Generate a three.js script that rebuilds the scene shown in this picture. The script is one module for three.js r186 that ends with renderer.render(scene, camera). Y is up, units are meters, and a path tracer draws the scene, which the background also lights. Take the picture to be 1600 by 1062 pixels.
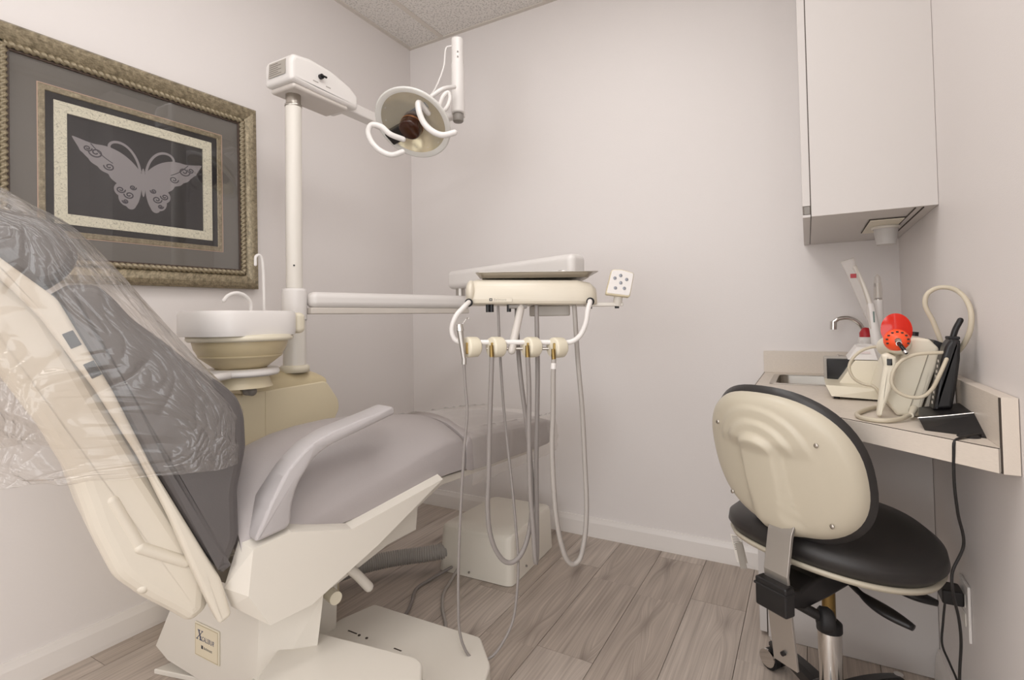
import * as THREE from 'three';
import { RoundedBoxGeometry } from 'three/addons/geometries/RoundedBoxGeometry.js';
import { mergeGeometries, toCreasedNormals, mergeVertices } from 'three/addons/utils/BufferGeometryUtils.js';
import { ImprovedNoise } from 'three/addons/math/ImprovedNoise.js';
import { RectAreaLightUniformsLib } from 'three/addons/lights/RectAreaLightUniformsLib.js';

// ------------------------------------------------------------------ camera, light, exposure
const scene = new THREE.Scene();
scene.background = new THREE.Color(0xdfe6ec);
const F = 818, CY = 478, FULL = 2 * (1062 - CY);
const camera = new THREE.PerspectiveCamera(2 * Math.atan(FULL / 2 / F) * 180 / Math.PI, 1600 / 1062, 0.02, 30);
camera.position.set(0, 0.963, 0);
camera.rotation.order = 'YXZ';
camera.rotation.set(0.02616, 29.4 * Math.PI / 180, -0.01618);
camera.setViewOffset(1600, FULL, 0, FULL - 1062, 1600, 1062);
const renderer = new THREE.WebGLRenderer({ antialias: true });
renderer.toneMapping = THREE.LinearToneMapping;
renderer.toneMappingExposure = 0.73;
renderer.shadowMap.enabled = true;
RectAreaLightUniformsLib.init();
const LIGHT = 5.2, WARM = 0xfffdfb, FILL_TINT = 0xfdfeff;
// added fill light, set in a made-up wide window behind the camera
const WIN = { x0: -1.66, x1: 0.1, y0: 0.3, y1: 2.15 };
const addedWindowLight = new THREE.RectAreaLight(FILL_TINT, 4.3, WIN.x1 - WIN.x0 - 0.12, WIN.y1 - WIN.y0 - 0.12);
addedWindowLight.position.set((WIN.x0 + WIN.x1) / 2, (WIN.y0 + WIN.y1) / 2, 2.14); scene.add(addedWindowLight);
// added fill light at an invented glazed door right beside the camera
const DOOR = { z0: -0.4, z1: 0.52, y1: 2.05 };
const addedDoorLight = new THREE.RectAreaLight(FILL_TINT, 3.1, DOOR.z1 - DOOR.z0 - 0.2, DOOR.y1 - 0.24);
addedDoorLight.position.set(0.262, DOOR.y1 / 2, (DOOR.z0 + DOOR.z1) / 2); addedDoorLight.rotation.y = Math.PI / 2; scene.add(addedDoorLight);

const XL = -1.865, XR = 0.28, ZB = -2.213, ZF = 2.2, YC = 2.455;

// ------------------------------------------------------------------ helpers
let seed = 7;
const rnd = () => { seed = (seed * 1664525 + 1013904223) >>> 0; return seed / 4294967296; };
const noise = new ImprovedNoise();
const nz = (x, y, z = 0) => noise.noise(x + 31.7, y + 11.3, z + 5.9);
const taken = {};
function numbered(n) { const k = taken[n] = (taken[n] || 0) + 1; return k === 1 ? n : n + '_' + String(k - 1).padStart(3, '0'); }
function M(color, roughness = 0.5, o = {}) { return new THREE.MeshPhysicalMaterial({ color, roughness, ...o }); }
function mesh(name, geo, mat, parent) {
  const m = new THREE.Mesh(geo, mat); m.name = parent ? name : numbered(name); m.castShadow = m.receiveShadow = true;
  (parent || scene).add(m); return m;
}
function tag(o, label, category, group) { o.userData.label = label; o.userData.category = category; if (group) o.userData.group = group; return o; }
function struct(o, label) { o.userData.kind = 'structure'; if (label) o.userData.label = label; return o; }
function thing(name, label, category, p = [0, 0, 0], ry = 0, group) {
  const g = new THREE.Group(); g.name = numbered(name); g.position.set(...p); g.rotation.y = ry; scene.add(g);
  tag(g, label, category, group); g.updateMatrixWorld(true); return g;
}
const D2R = Math.PI / 180;
function rb(w, h, d, r = 0.004, x = 0, y = 0, z = 0, seg = 3) { const g = new RoundedBoxGeometry(w, h, d, seg, Math.min(r, w / 2.01, h / 2.01, d / 2.01)); g.translate(x, y, z); return g; }
function bx(x0, x1, y0, y1, z0, z1, r = 0.003) { return rb(Math.abs(x1 - x0), Math.abs(y1 - y0), Math.abs(z1 - z0), r, (x0 + x1) / 2, (y0 + y1) / 2, (z0 + z1) / 2, 2); }
const V = (a) => new THREE.Vector3(...a);
function curve(pts) { return new THREE.CatmullRomCurve3(pts.map(V), false, 'centripetal'); }
function tube(pts, r, seg = 80, rs = 10) {
  const c = curve(pts), g = new THREE.TubeGeometry(c, seg, r, rs, false);
  const parts = [g];
  for (const t of [0, 1]) { const s = new THREE.SphereGeometry(r, rs, 6); const p = c.getPoint(t); s.translate(p.x, p.y, p.z); parts.push(s); }
  return mergeGeometries(parts);
}
function rod(a, b, r, r2 = r, seg = 24) {
  const A = V(a), B = V(b), d = B.clone().sub(A), g = new THREE.CylinderGeometry(r2, r, d.length(), seg);
  g.applyQuaternion(new THREE.Quaternion().setFromUnitVectors(new THREE.Vector3(0, 1, 0), d.clone().normalize()));
  const m = A.add(B).multiplyScalar(0.5); g.translate(m.x, m.y, m.z); return g;
}
function lathe(p, seg = 48) { return new THREE.LatheGeometry(p.map(([r, y]) => new THREE.Vector2(Math.max(r, 1e-5), y)), seg); }
function shapeOf(pts, r = 0) {
  const s = new THREE.Shape();
  if (!r) { pts.forEach(([x, y], i) => i ? s.lineTo(x, y) : s.moveTo(x, y)); s.closePath(); return s; }
  const n = pts.length;
  for (let i = 0; i < n; i++) {
    const p = new THREE.Vector2(...pts[i]), a = new THREE.Vector2(...pts[(i + n - 1) % n]).sub(p), b = new THREE.Vector2(...pts[(i + 1) % n]).sub(p);
    const k = Math.min(r, a.length() * 0.45, b.length() * 0.45);
    const s0 = p.clone().add(a.setLength(k)), s1 = p.clone().add(b.setLength(k));
    i ? s.lineTo(s0.x, s0.y) : s.moveTo(s0.x, s0.y); s.quadraticCurveTo(p.x, p.y, s1.x, s1.y);
  }
  s.closePath(); return s;
}
// profile in XY, swept along z from z0 to z1 with bevelled rims
function ext(pts, z0, z1, bevel = 0.004, r = 0, holes) {
  const s = pts instanceof THREE.Shape ? pts : shapeOf(pts, r);
  if (holes) for (const h of holes) s.holes.push(h);
  const d = Math.abs(z1 - z0), b = Math.min(bevel, d * 0.45);
  const g = new THREE.ExtrudeGeometry(s, { depth: d - 2 * b, bevelEnabled: b > 0, bevelThickness: b, bevelSize: b, bevelOffset: -b, bevelSegments: 4, curveSegments: 10 });
  g.translate(0, 0, Math.min(z0, z1) + b); return g;
}
// rings of equal length joined to a skin
function loft(rings, o = {}) {
  const { closed = true, cap0 = true, cap1 = true, crease = 0.7 } = o, n = rings[0].length, pos = [], idx = [], uv = [];
  rings.forEach((r, i) => r.forEach((p, j) => { pos.push(...p); uv.push(j / n, i / rings.length); }));
  const m = closed ? n : n - 1;
  for (let i = 0; i + 1 < rings.length; i++) for (let j = 0; j < m; j++) {
    const a = i * n + j, b = i * n + (j + 1) % n, c = a + n, d = b + n; idx.push(a, b, d, a, d, c);
  }
  const cap = (i, flip) => {
    const c = pos.length / 3, r = rings[i], q = [0, 0, 0]; r.forEach(p => { q[0] += p[0] / n; q[1] += p[1] / n; q[2] += p[2] / n; }); pos.push(...q); uv.push(0.5, 0.5);
    for (let j = 0; j < n; j++) { const a = i * n + j, b = i * n + (j + 1) % n; flip ? idx.push(c, a, b) : idx.push(c, b, a); }
  };
  if (cap0) cap(0, false); if (cap1) cap(rings.length - 1, true);
  const g = new THREE.BufferGeometry(); g.setAttribute('position', new THREE.Float32BufferAttribute(pos, 3)); g.setAttribute('uv', new THREE.Float32BufferAttribute(uv, 2)); g.setIndex(idx);
  g.computeVertexNormals(); return crease ? toCreasedNormals(g, crease) : g;
}
// facetted solid between two polygons of the same count
function facet(A, B) {
  const n = A.length, pos = [], tri = (a, b, c) => pos.push(...a, ...b, ...c);
  for (let i = 0; i < n; i++) { const j = (i + 1) % n; tri(A[i], B[i], B[j]); tri(A[i], B[j], A[j]); }
  const cap = (P, f) => { for (const [a, b, c] of THREE.ShapeUtils.triangulateShape(P.map(p => new THREE.Vector2(p[0], p[1])), [])) f ? tri(P[a], P[b], P[c]) : tri(P[a], P[c], P[b]); };
  cap(A, true); cap(B, false);
  const g = new THREE.BufferGeometry(); g.setAttribute('position', new THREE.Float32BufferAttribute(pos, 3));
  g.setAttribute('uv', new THREE.Float32BufferAttribute(new Array(pos.length / 3 * 2).fill(0), 2)); g.computeVertexNormals(); return g;
}
function into(group, geo) { group.updateMatrixWorld(true); return geo.applyMatrix4(group.matrixWorld.clone().invert()); }   // world coordinates -> the thing's own
function data(w, h, f, srgb = true) {
  const a = new Uint8Array(w * h * 4);
  for (let y = 0; y < h; y++) for (let x = 0; x < w; x++) { const c = f(x / w, y / h), k = (y * w + x) * 4; for (let i = 0; i < 3; i++) a[k + i] = Math.max(0, Math.min(255, c[i])); a[k + 3] = 255; }
  const t = new THREE.DataTexture(a, w, h); t.wrapS = t.wrapT = THREE.RepeatWrapping; t.magFilter = THREE.LinearFilter; t.minFilter = THREE.LinearMipmapLinearFilter; t.generateMipmaps = true;
  if (srgb) t.colorSpace = THREE.SRGBColorSpace; t.needsUpdate = true; return t;
}
function canvas(w, h, draw) { const c = document.createElement('canvas'); c.width = w; c.height = h; draw(c.getContext('2d'), w, h); const t = new THREE.CanvasTexture(c); t.colorSpace = THREE.SRGBColorSpace; return t; }
function planeAt(w, h, name, mat, parent, p, rot = [0, 0, 0]) { const m = mesh(name, new THREE.PlaneGeometry(w, h), mat, parent); m.position.set(...p); m.rotation.set(...rot); return m; }

// ------------------------------------------------------------------ materials
const grain = data(256, 256, (u, v) => { const n = 128 + 60 * nz(u * 60, v * 60) + 30 * nz(u * 128, v * 128, 3); return [n, n, n]; }, false);
const rep = (t, x, y) => { const c = t.clone(); c.repeat.set(x, y); c.needsUpdate = true; return c; };
const mat = {
  wall: M(0xe8e2df, 0.5, { bumpMap: rep(grain, 9, 9), bumpScale: 0.0004 }),
  trim: M(0xe9e3de, 0.35),
  white: M(0xddd7ce, 0.38), whiteCool: M(0xe2ddd9, 0.35),
  chairWhite: M(0xd8d1c6, 0.36), shell: M(0xd6cdbe, 0.42),
  vinyl: M(0xa69e9c, 0.42, { bumpMap: rep(grain, 6, 6), bumpScale: 0.0003 }), vinylShaded: M(0x5b5655, 0.45, { bumpMap: rep(grain, 6, 6), bumpScale: 0.0003 }),  // darker copy imitates the shade on chair back and head rest
  arm: M(0xb2acab, 0.4),
  tan: M(0xddd0b2, 0.38), tanDark: M(0xc9b996, 0.35), cream: M(0xded5c0, 0.33),
  stoolShell: M(0xc6bdaa, 0.36), leather: M(0x2d2a29, 0.38, { bumpMap: rep(grain, 8, 8), bumpScale: 0.0003 }),
  black: M(0x161415, 0.4), blackGloss: M(0x0d0c0d, 0.15), rubber: M(0x1b191a, 0.65),
  chrome: M(0xd5d2ce, 0.14, { metalness: 1 }), steel: M(0xb9b3ab, 0.3, { metalness: 1 }), brass: M(0x8a7347, 0.32, { metalness: 1 }), brushed: M(0xb8b3ad, 0.36, { metalness: 0.85 }),
  hose: M(0x8d8682, 0.5), hoseLight: M(0xa59e98, 0.5), cableCream: M(0xcbc0ab, 0.5), corrugated: M(0xaaa5a0, 0.5),
  laminate: M(0xf2ece6, 0.4, { map: data(256, 256, (u, v) => { const n = 6 * nz(u * 50, v * 50) + 5 * nz(u * 110, v * 110, 2); return [230 + n, 224 + n, 216 + n]; }) }), cabinet: M(0xd0cac6, 0.4), seam: M(0x3d332b, 0.7), grey: M(0x8b857f, 0.5),
  orange: M(0xff2a06, 0.12, { transmission: 0.55, thickness: 0, ior: 1.45 }), orangeSolid: M(0xff5a30, 0.35),
  red: M(0xb5202a, 0.4), ivory: M(0xeae2cf, 0.4),
  film: M(0xf2efec, 0.2, { transmission: 0.84, thickness: 0, ior: 1.5, side: THREE.DoubleSide }),
  sleeve: M(0xf4f1ee, 0.15, { transmission: 0.91, thickness: 0, ior: 1.55, side: THREE.DoubleSide, bumpScale: 0.011, bumpMap: rep(data(512, 512, (u, v) => {   // creases of the loose film
    const w = 0.25 * nz(u * 6, v * 6, 8), a = 1 - Math.abs(nz(u * 12 + w * 6, v * 5 + u * 4 + w * 4)), b = 1 - Math.abs(nz(u * 26 + v * 10 + w * 8, v * 12, 3)), c = 1 - Math.abs(nz(u * 50 - v * 18, v * 30 + w * 10, 6));
    const h = 130 * Math.pow(a, 5) + 70 * Math.pow(b, 5) + 34 * Math.pow(c, 4); return [h, h, h]; }, false), 2, 1) }),
  glass: M(0xffffff, 0.02, { transmission: 1, thickness: 0, ior: 1.5 }),
};

// ------------------------------------------------------------------ the room
// floor of oak-look planks running towards the back wall
const woods = [0, 1, 2].map(k => data(256, 1024, (u, v) => {
  const kn = [[0.3, 0.22, 1], [0.7, 0.63, 0.8], [0.45, 0.87, 0.7]];
  let x = u * 2, y = v * 2.2, dark = 0;
  for (const [a, b, s] of kn) { const dx = (u - ((a + k * 0.27) % 1)) * 5, dy = (v - ((b + k * 0.19) % 1)) * 11, d = dx * dx + dy * dy; dark += s * 34 * Math.exp(-d * 4); x += 0.28 * Math.exp(-d * 1.2) * (dx > 0 ? 1 : -1); }
  const fib = nz(x * 42, y * 2.2, k * 9) * 15 + nz(x * 95, y * 5, k * 5) * 10 + nz(x * 12, y * 1.1, k * 7) * 20 + nz(x * 3, y * 2.6, k * 3) * 16;
  const n = fib - dark; return [187 + n, 174 + n * 0.98, 163 + n * 0.95];
}));
const woodMats = woods.map(t => [0xffffff, 0xf0eeec].map(c => M(c, 0.42, { map: t }))).flat();
const floor = struct(mesh('floor', bx(XL - 0.1, XR + 0.1, -0.12, -0.009, ZB - 0.1, ZF + 0.1, 0), M(0x3b342f, 0.9)), 'grey oak-look plank floor');
{
  const w = 0.174, x0 = -0.2 - w * 10;
  const fixed = { 9: -1.875, 8: -2.143, 7: -1.4, 6: -0.72, 10: -1.15, 5: -1.62 };
  for (let i = 0; i < 14; i++) {
    const a = Math.max(XL, x0 + i * w), b = Math.min(XR, x0 + (i + 1) * w); if (b - a < 0.02) continue;
    let cuts = [], c = fixed[i] !== undefined ? fixed[i] : ZB + 0.25 + ((i * 0.43) % 1.1);
    for (let z = c; z > ZB; z -= 1.22) cuts.unshift(z); for (let z = c + 1.22; z < ZF; z += 1.22) cuts.push(z);
    cuts = [ZB, ...cuts, ZF];
    for (let j = 0; j + 1 < cuts.length; j++) {
      const z0 = cuts[j] + 0.0007, z1 = cuts[j + 1] - 0.0007; if (z1 - z0 < 0.01) continue;
      const g = new THREE.BoxGeometry(b - a - 0.0016, 0.009, z1 - z0), uv = g.attributes.uv, off = rnd(), L = (z1 - z0) / 1.22;
      for (let q = 0; q < uv.count; q++) uv.setXY(q, 0.02 + uv.getX(q) * 0.96 * (b - a) / w, off + uv.getY(q) * L);
      const m = mesh('plank', g, woodMats[(i * 5 + j * 3) % 6], floor); m.position.set((a + b) / 2, -0.0045, (z0 + z1) / 2);
    }
  }
}
function slab(name, x0, x1, y0, y1, z0, z1, m, label) { return struct(mesh(name, bx(x0, x1, y0, y1, z0, z1, 0), m), label); }
slab('wall_left', XL - 0.1, XL, -0.12, YC + 0.25, ZB - 0.1, ZF + 0.1, mat.wall, 'warm white painted wall with the framed picture');
slab('wall_back', XL, XR, -0.12, YC + 0.25, ZB - 0.1, ZB, mat.wall, 'warm white painted wall behind the delivery unit');
{ // right wall with the opening of the added glazed door
  const g = ext(shapeOf([[-ZF - 0.1, -0.12], [-ZB + 0.1, -0.12], [-ZB + 0.1, YC + 0.25], [-ZF - 0.1, YC + 0.25]]), 0, 0.1, 0, 0, [new THREE.Path([[-DOOR.z1, 0], [-DOOR.z1, DOOR.y1], [-DOOR.z0, DOOR.y1], [-DOOR.z0, 0]].map(p => new THREE.Vector2(...p)))]);
  g.rotateY(Math.PI / 2); g.translate(XR, 0, 0); struct(mesh('wall_right', g, mat.wall), 'warm white painted wall along the counter');
}
{ // front wall behind the camera, with a wide window added for fill
  const o = shapeOf([[XL, -0.12], [XR, -0.12], [XR, YC + 0.25], [XL, YC + 0.25]]);
  struct(mesh('wall_front', ext(o, ZF, ZF + 0.1, 0, 0, [new THREE.Path([[WIN.x0, WIN.y0], [WIN.x0, WIN.y1], [WIN.x1, WIN.y1], [WIN.x1, WIN.y0]].map(p => new THREE.Vector2(...p)))]), mat.wall), 'warm white painted wall with the added wide window');
  const fw = 0.05, hole = (a, b) => new THREE.Path([[a + fw, WIN.y0 + fw], [a + fw, WIN.y1 - fw], [b - fw, WIN.y1 - fw], [b - fw, WIN.y0 + fw]].map(p => new THREE.Vector2(...p))), mid = (WIN.x0 + WIN.x1) / 2;
  const w = struct(mesh('window_1', ext(shapeOf([[WIN.x0, WIN.y0], [WIN.x1, WIN.y0], [WIN.x1, WIN.y1], [WIN.x0, WIN.y1]]), ZF + 0.03, ZF + 0.08, 0, 0, [hole(WIN.x0, mid + 0.02), hole(mid - 0.02, WIN.x1)]), mat.trim), 'wide white window added behind the camera for fill light');
  for (const [a, b] of [[WIN.x0, mid], [mid, WIN.x1]]) mesh('pane', bx(a + 0.03, b - 0.03, WIN.y0 + 0.04, WIN.y1 - 0.04, ZF + 0.053, ZF + 0.057, 0), mat.glass, w);
  const dg = ext(shapeOf([[-DOOR.z1, 0.002], [-DOOR.z0, 0.002], [-DOOR.z0, DOOR.y1], [-DOOR.z1, DOOR.y1]]), 0.03, 0.07, 0.002, 0, [new THREE.Path([[-DOOR.z1 + 0.09, 0.12], [-DOOR.z1 + 0.09, DOOR.y1 - 0.1], [-DOOR.z0 - 0.09, DOOR.y1 - 0.1], [-DOOR.z0 - 0.09, 0.12]].map(p => new THREE.Vector2(...p)))]);
  dg.rotateY(Math.PI / 2); dg.translate(XR, 0, 0); const d = struct(mesh('door_1', dg, mat.trim), 'white glazed door added beside the camera for fill light');  // door added to give the fill light an opening
  mesh('pane', bx(XR + 0.047, XR + 0.053, 0.11, DOOR.y1 - 0.09, DOOR.z0 + 0.08, DOOR.z1 - 0.08, 0), mat.glass, d);
  mesh('door_handle', rod([XR + 0.03, 1.0, DOOR.z1 - 0.05], [XR - 0.02, 1.0, DOOR.z1 - 0.05], 0.01), mat.steel, d);
}
// base boards
const bbp = [[0, 0], [0.014, 0], [0.014, 0.012], [0.011, 0.06], [0.007, 0.074], [0.005, 0.083], [0, 0.083]];
function baseboard(name, len, p, ry, label) { const m = mesh(name, ext(bbp, 0, len, 0), mat.trim); m.position.set(...p); m.rotation.y = ry; return struct(m, label); }
baseboard('baseboard_left', ZF - ZB, [XL, 0, ZB], 0, 'white base board of the picture wall');
baseboard('baseboard_back', 1.705, [-0.153, 0, ZB], -Math.PI / 2, 'white base board below the delivery unit');
baseboard('baseboard_right', 1.357, [XR, 0, DOOR.z0], Math.PI, 'white base board of the counter wall');

// suspended ceiling
const ceilTex = data(512, 512, (u, v) => { const a = nz(u * 70, v * 70), b = nz(u * 150, v * 150, 4); const n = (a > 0.18 ? -26 : 0) + (b > 0.3 ? -30 : 0) + b * 10; return [232 + n, 227 + n, 222 + n]; });
const tileM = M(0xffffff, 0.9, { map: ceilTex, bumpMap: ceilTex, bumpScale: 0.001 }), gridM = M(0xd6cec5, 0.5);
const ceiling = struct(mesh('ceiling', bx(XL, XR, YC + 0.12, YC + 0.25, ZB, ZF, 0), M(0x8a857f, 0.9)), 'suspended ceiling of speckled tiles');
const gx = [XL, -1.636, -1.026, -0.416, 0.194, XR], gzz = [ZB, -1.55, -0.33, 0.89, 2.11, ZF];
const TROFFERS = [[2, 1, 'recessed fluorescent ceiling light over the dental chair'], [3, 2, 'recessed ceiling light added for fill above the camera side of the counter'], [2, 3, 'unseen ceiling light near the added window, lighting the sides that face the camera']];
for (let i = 0; i < 5; i++) for (let j = 0; j < 5; j++) {
  if (TROFFERS.some(([a, b]) => a === i && b === j)) continue;
  const w = gx[i + 1] - gx[i], d = gzz[j + 1] - gzz[j], g = new THREE.BoxGeometry(w - 0.004, 0.016, d - 0.004), uv = g.attributes.uv;
  for (let q = 0; q < uv.count; q++) uv.setXY(q, uv.getX(q) * w / 0.61, uv.getY(q) * d / 0.61);
  mesh('ceiling_tile', g, tileM, ceiling).position.set((gx[i] + gx[i + 1]) / 2, YC + 0.01, (gzz[j] + gzz[j + 1]) / 2);
}
for (let i = 1; i < 5; i++) mesh('grid_bar', bx(gx[i] - 0.012, gx[i] + 0.012, YC - 0.003, YC + 0.03, ZB, ZF, 0), gridM, ceiling);
for (let j = 1; j < 5; j++) for (let i = 0; i < 5; i++) mesh('grid_bar', bx(gx[i] + 0.012, gx[i + 1] - 0.012, YC - 0.002, YC + 0.03, gzz[j] - 0.012, gzz[j] + 0.012, 0), gridM, ceiling);
mesh('wall_angle', bx(XL, XL + 0.02, YC - 0.004, YC + 0.002, ZB, ZF, 0), gridM, ceiling);
mesh('wall_angle', bx(XL + 0.02, XR, YC - 0.004, YC + 0.002, ZB, ZB + 0.02, 0), gridM, ceiling);
mesh('wall_angle', bx(XR - 0.02, XR, YC - 0.004, YC + 0.002, ZB + 0.02, ZF, 0), gridM, ceiling);
// recessed troffers, all out of view; the counter-side one is added fill
for (const [i, j, lab] of TROFFERS) {
  const cx = (gx[i] + gx[i + 1]) / 2, cz = (gzz[j] + gzz[j + 1]) / 2, t = thing('unseen_ceiling_light', lab, 'ceiling light', [cx, YC, cz]);
  const fr = new THREE.Shape([[-0.293, -0.6], [0.293, -0.6], [0.293, 0.6], [-0.293, 0.6]].map(p => new THREE.Vector2(...p)));
  const fg = ext(fr, 0, 0.02, 0, 0, [new THREE.Path([[-0.262, -0.57], [-0.262, 0.57], [0.262, 0.57], [0.262, -0.57]].map(p => new THREE.Vector2(...p)))]); fg.rotateX(Math.PI / 2); fg.translate(0, 0.02, 0);
  mesh('frame', fg, mat.whiteCool, t);
  mesh('diffuser', bx(-0.262, 0.262, 0.008, 0.014, -0.57, 0.57, 0), M(0xffffff, 0.6, { emissive: WARM, emissiveIntensity: 1.6 }), t);
  mesh('housing', bx(-0.29, 0.29, 0.03, 0.1, -0.6, 0.6, 0), mat.whiteCool, t);
  const l = new THREE.RectAreaLight(WARM, LIGHT, 0.5, 1.1); l.position.set(cx, YC - 0.006, cz); l.rotation.x = -Math.PI / 2; scene.add(l);
}

// ------------------------------------------------------------------ picture on the left wall
{
  const W = 0.792, H = 0.692, t = thing('framed_picture', 'large antique gold framed picture of a grey lace butterfly on black', 'picture', [XL, 1.438, -0.8775], Math.PI / 2);
  t.rotation.set(0, Math.PI / 2, 0); t.rotateZ(0.012);
  const rect = (m) => [[-W / 2 + m, -H / 2 + m], [W / 2 - m, -H / 2 + m], [W / 2 - m, H / 2 - m], [-W / 2 + m, H / 2 - m]];
  const hole = (m) => new THREE.Path(rect(m).reverse().map(p => new THREE.Vector2(...p)));
  const ring = (a, b, z0, z1, bev = 0) => ext(rect(a), z0, z1, bev, 0, [hole(b)]);
  const gold = M(0xbab09d, 0.38, { metalness: 0.35, map: data(256, 256, (u, v) => { const n = 46 * nz(u * 14, v * 14) + 34 * nz(u * 40, v * 40, 2); return [198 + n, 192 + n, 178 + n]; }) });
  gold.map.repeat.set(5, 5);
  const goldPale = M(0xc9bea0, 0.32, { metalness: 0.4 });
  // moulding: one mitred length per side, swept profile
  const prof = [[0.0, 0.002], [0.0, 0.024], [0.008, 0.034], [0.022, 0.038], [0.04, 0.032], [0.05, 0.022], [0.05, 0.002]];
  const c = [[-1, -1], [1, -1], [1, 1], [-1, 1]];
  const ringAt = (k) => prof.map(([m, z]) => [c[k][0] * (W / 2 - m), c[k][1] * (H / 2 - m), z]);
  for (let k = 0; k < 4; k++) {
    const g = loft([ringAt(k), ringAt((k + 1) % 4)], { crease: 0.5 }), P = g.attributes.position, u = g.attributes.uv;
    for (let q = 0; q < P.count; q++) u.setXY(q, P.getX(q) + P.getZ(q), P.getY(q) + P.getZ(q) * 0.7);
    mesh('moulding', g, gold, t);
  }
  // twisted rope bead between moulding and mat
  const ropeSide = (a, b) => {
    const A = V(a), B = V(b), L = A.distanceTo(B), dir = B.clone().sub(A).normalize(), N = Math.round(L / 0.0022), rings = [], up = new THREE.Vector3(0, 0, 1), sd = dir.clone().cross(up);
    for (let i = 0; i <= N; i++) { const r = []; for (let j = 0; j < 14; j++) { const th = j / 14 * 2 * Math.PI, rr = 0.0085 * (1 + 0.3 * Math.cos(2 * th + i / N * L * 2 * Math.PI / 0.017)); const p = A.clone().addScaledVector(dir, L * i / N).addScaledVector(sd, Math.cos(th) * rr).addScaledVector(up, Math.sin(th) * rr); r.push(p.toArray()); } rings.push(r); }
    return loft(rings, { crease: 0 });
  };
  for (let k = 0; k < 4; k++) { const m = 0.058; mesh('rope_bead', ropeSide([c[k][0] * (W / 2 - m), c[k][1] * (H / 2 - m), 0.022], [c[(k + 1) % 4][0] * (W / 2 - m), c[(k + 1) % 4][1] * (H / 2 - m), 0.022]), gold, t); }
  mesh('inner_lip', ring(0.066, 0.072, 0.002, 0.02, 0.001), M(0x4b3c33, 0.4), t);
  mesh('grey_mat', ring(0.064, 0.132, 0.004, 0.012), M(0x6b6660, 0.75), t);
  mesh('rose_fillet', ring(0.131, 0.133, 0.004, 0.0135), M(0xc7a893, 0.5), t);
  mesh('gold_fillet', ring(0.133, 0.15, 0.004, 0.014, 0.003), gold, t);
  mesh('black_mat', ring(0.149, 0.17, 0.004, 0.01), M(0x221f20, 0.8), t);
  const crack = data(256, 256, (u, v) => { const n = Math.abs(nz(u * 22, v * 22)) < 0.025 ? -60 : 12 * nz(u * 50, v * 50); return [222 + n, 219 + n, 206 + n]; });
  mesh('ivory_mat', ring(0.169, 0.2, 0.004, 0.0125, 0.001), M(0xf4f0e6, 0.6, { map: rep(crack, 4, 4) }), t);
  const art = canvas(1024, 760, (g, w, h) => {
    g.fillStyle = '#2a2729'; g.fillRect(0, 0, w, h);
    const line = (pts, lw, col) => { g.strokeStyle = col; g.lineWidth = lw; g.lineCap = 'round'; g.lineJoin = 'round'; g.beginPath(); g.moveTo(pts[0][0], pts[0][1]); for (let i = 1; i + 2 < pts.length + 0; i += 3) g.bezierCurveTo(pts[i][0], pts[i][1], pts[i + 1][0], pts[i + 1][1], pts[i + 2][0], pts[i + 2][1]); g.stroke(); };
    for (const s of [-1, 1]) {
      g.save(); g.translate(525, 370); g.scale(s * 1.12, 1.12); const G = '#8b8586', K = '#37333a';
      g.fillStyle = G; g.beginPath(); g.moveTo(8, -20); g.bezierCurveTo(60, -110, 170, -190, 290, -170); g.bezierCurveTo(350, -165, 420, -195, 440, -190); g.bezierCurveTo(425, -150, 400, -130, 395, -100);
      g.bezierCurveTo(375, -95, 365, -70, 345, -60); g.bezierCurveTo(340, -35, 310, -25, 290, -15); g.bezierCurveTo(275, 15, 245, 15, 225, 25); g.bezierCurveTo(215, 60, 190, 65, 175, 80);
      g.bezierCurveTo(205, 110, 195, 150, 165, 165); g.bezierCurveTo(170, 205, 140, 235, 115, 235); g.bezierCurveTo(100, 265, 60, 260, 50, 225); g.bezierCurveTo(20, 180, 8, 100, 8, -20); g.fill();
      line([[20, -40], [40, -170], [120, -240], [190, -215], [225, -200], [230, -160], [205, -160]], 18, G);
      for (const [x, y, r, k] of [[300, -110, 44, 1], [350, -130, 26, -1], [220, -30, 34, 1], [150, 120, 30, -1], [95, 150, 34, 1], [70, 90, 22, -1], [120, 200, 20, 1]]) { g.strokeStyle = K; g.lineWidth = 9; g.beginPath(); for (let a = 0; a < 9; a += 0.2) { const q = r * (1 - a / 11); const px = x + k * q * Math.cos(a), py = y + q * Math.sin(a) * 0.8; a ? g.lineTo(px, py) : g.moveTo(px, py); } g.stroke(); }
      line([[330, -165], [290, -120], [260, -90], [200, -60]], 6, K);
      g.restore();
    }
    g.fillStyle = '#8b8586'; g.beginPath(); g.ellipse(525, 415, 17, 120, 0, 0, 7); g.fill();
  });
  const ap = planeAt(W - 0.4, H - 0.4, 'art_print', M(0xffffff, 0.8, { map: art }), t, [0, 0, 0.007]);
  ap.userData.label = 'grey butterfly print on black';
  mesh('glass', bx(-W / 2 + 0.062, W / 2 - 0.062, -H / 2 + 0.062, H / 2 - 0.062, 0.0165, 0.0168, 0), mat.glass, t);
}

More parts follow.
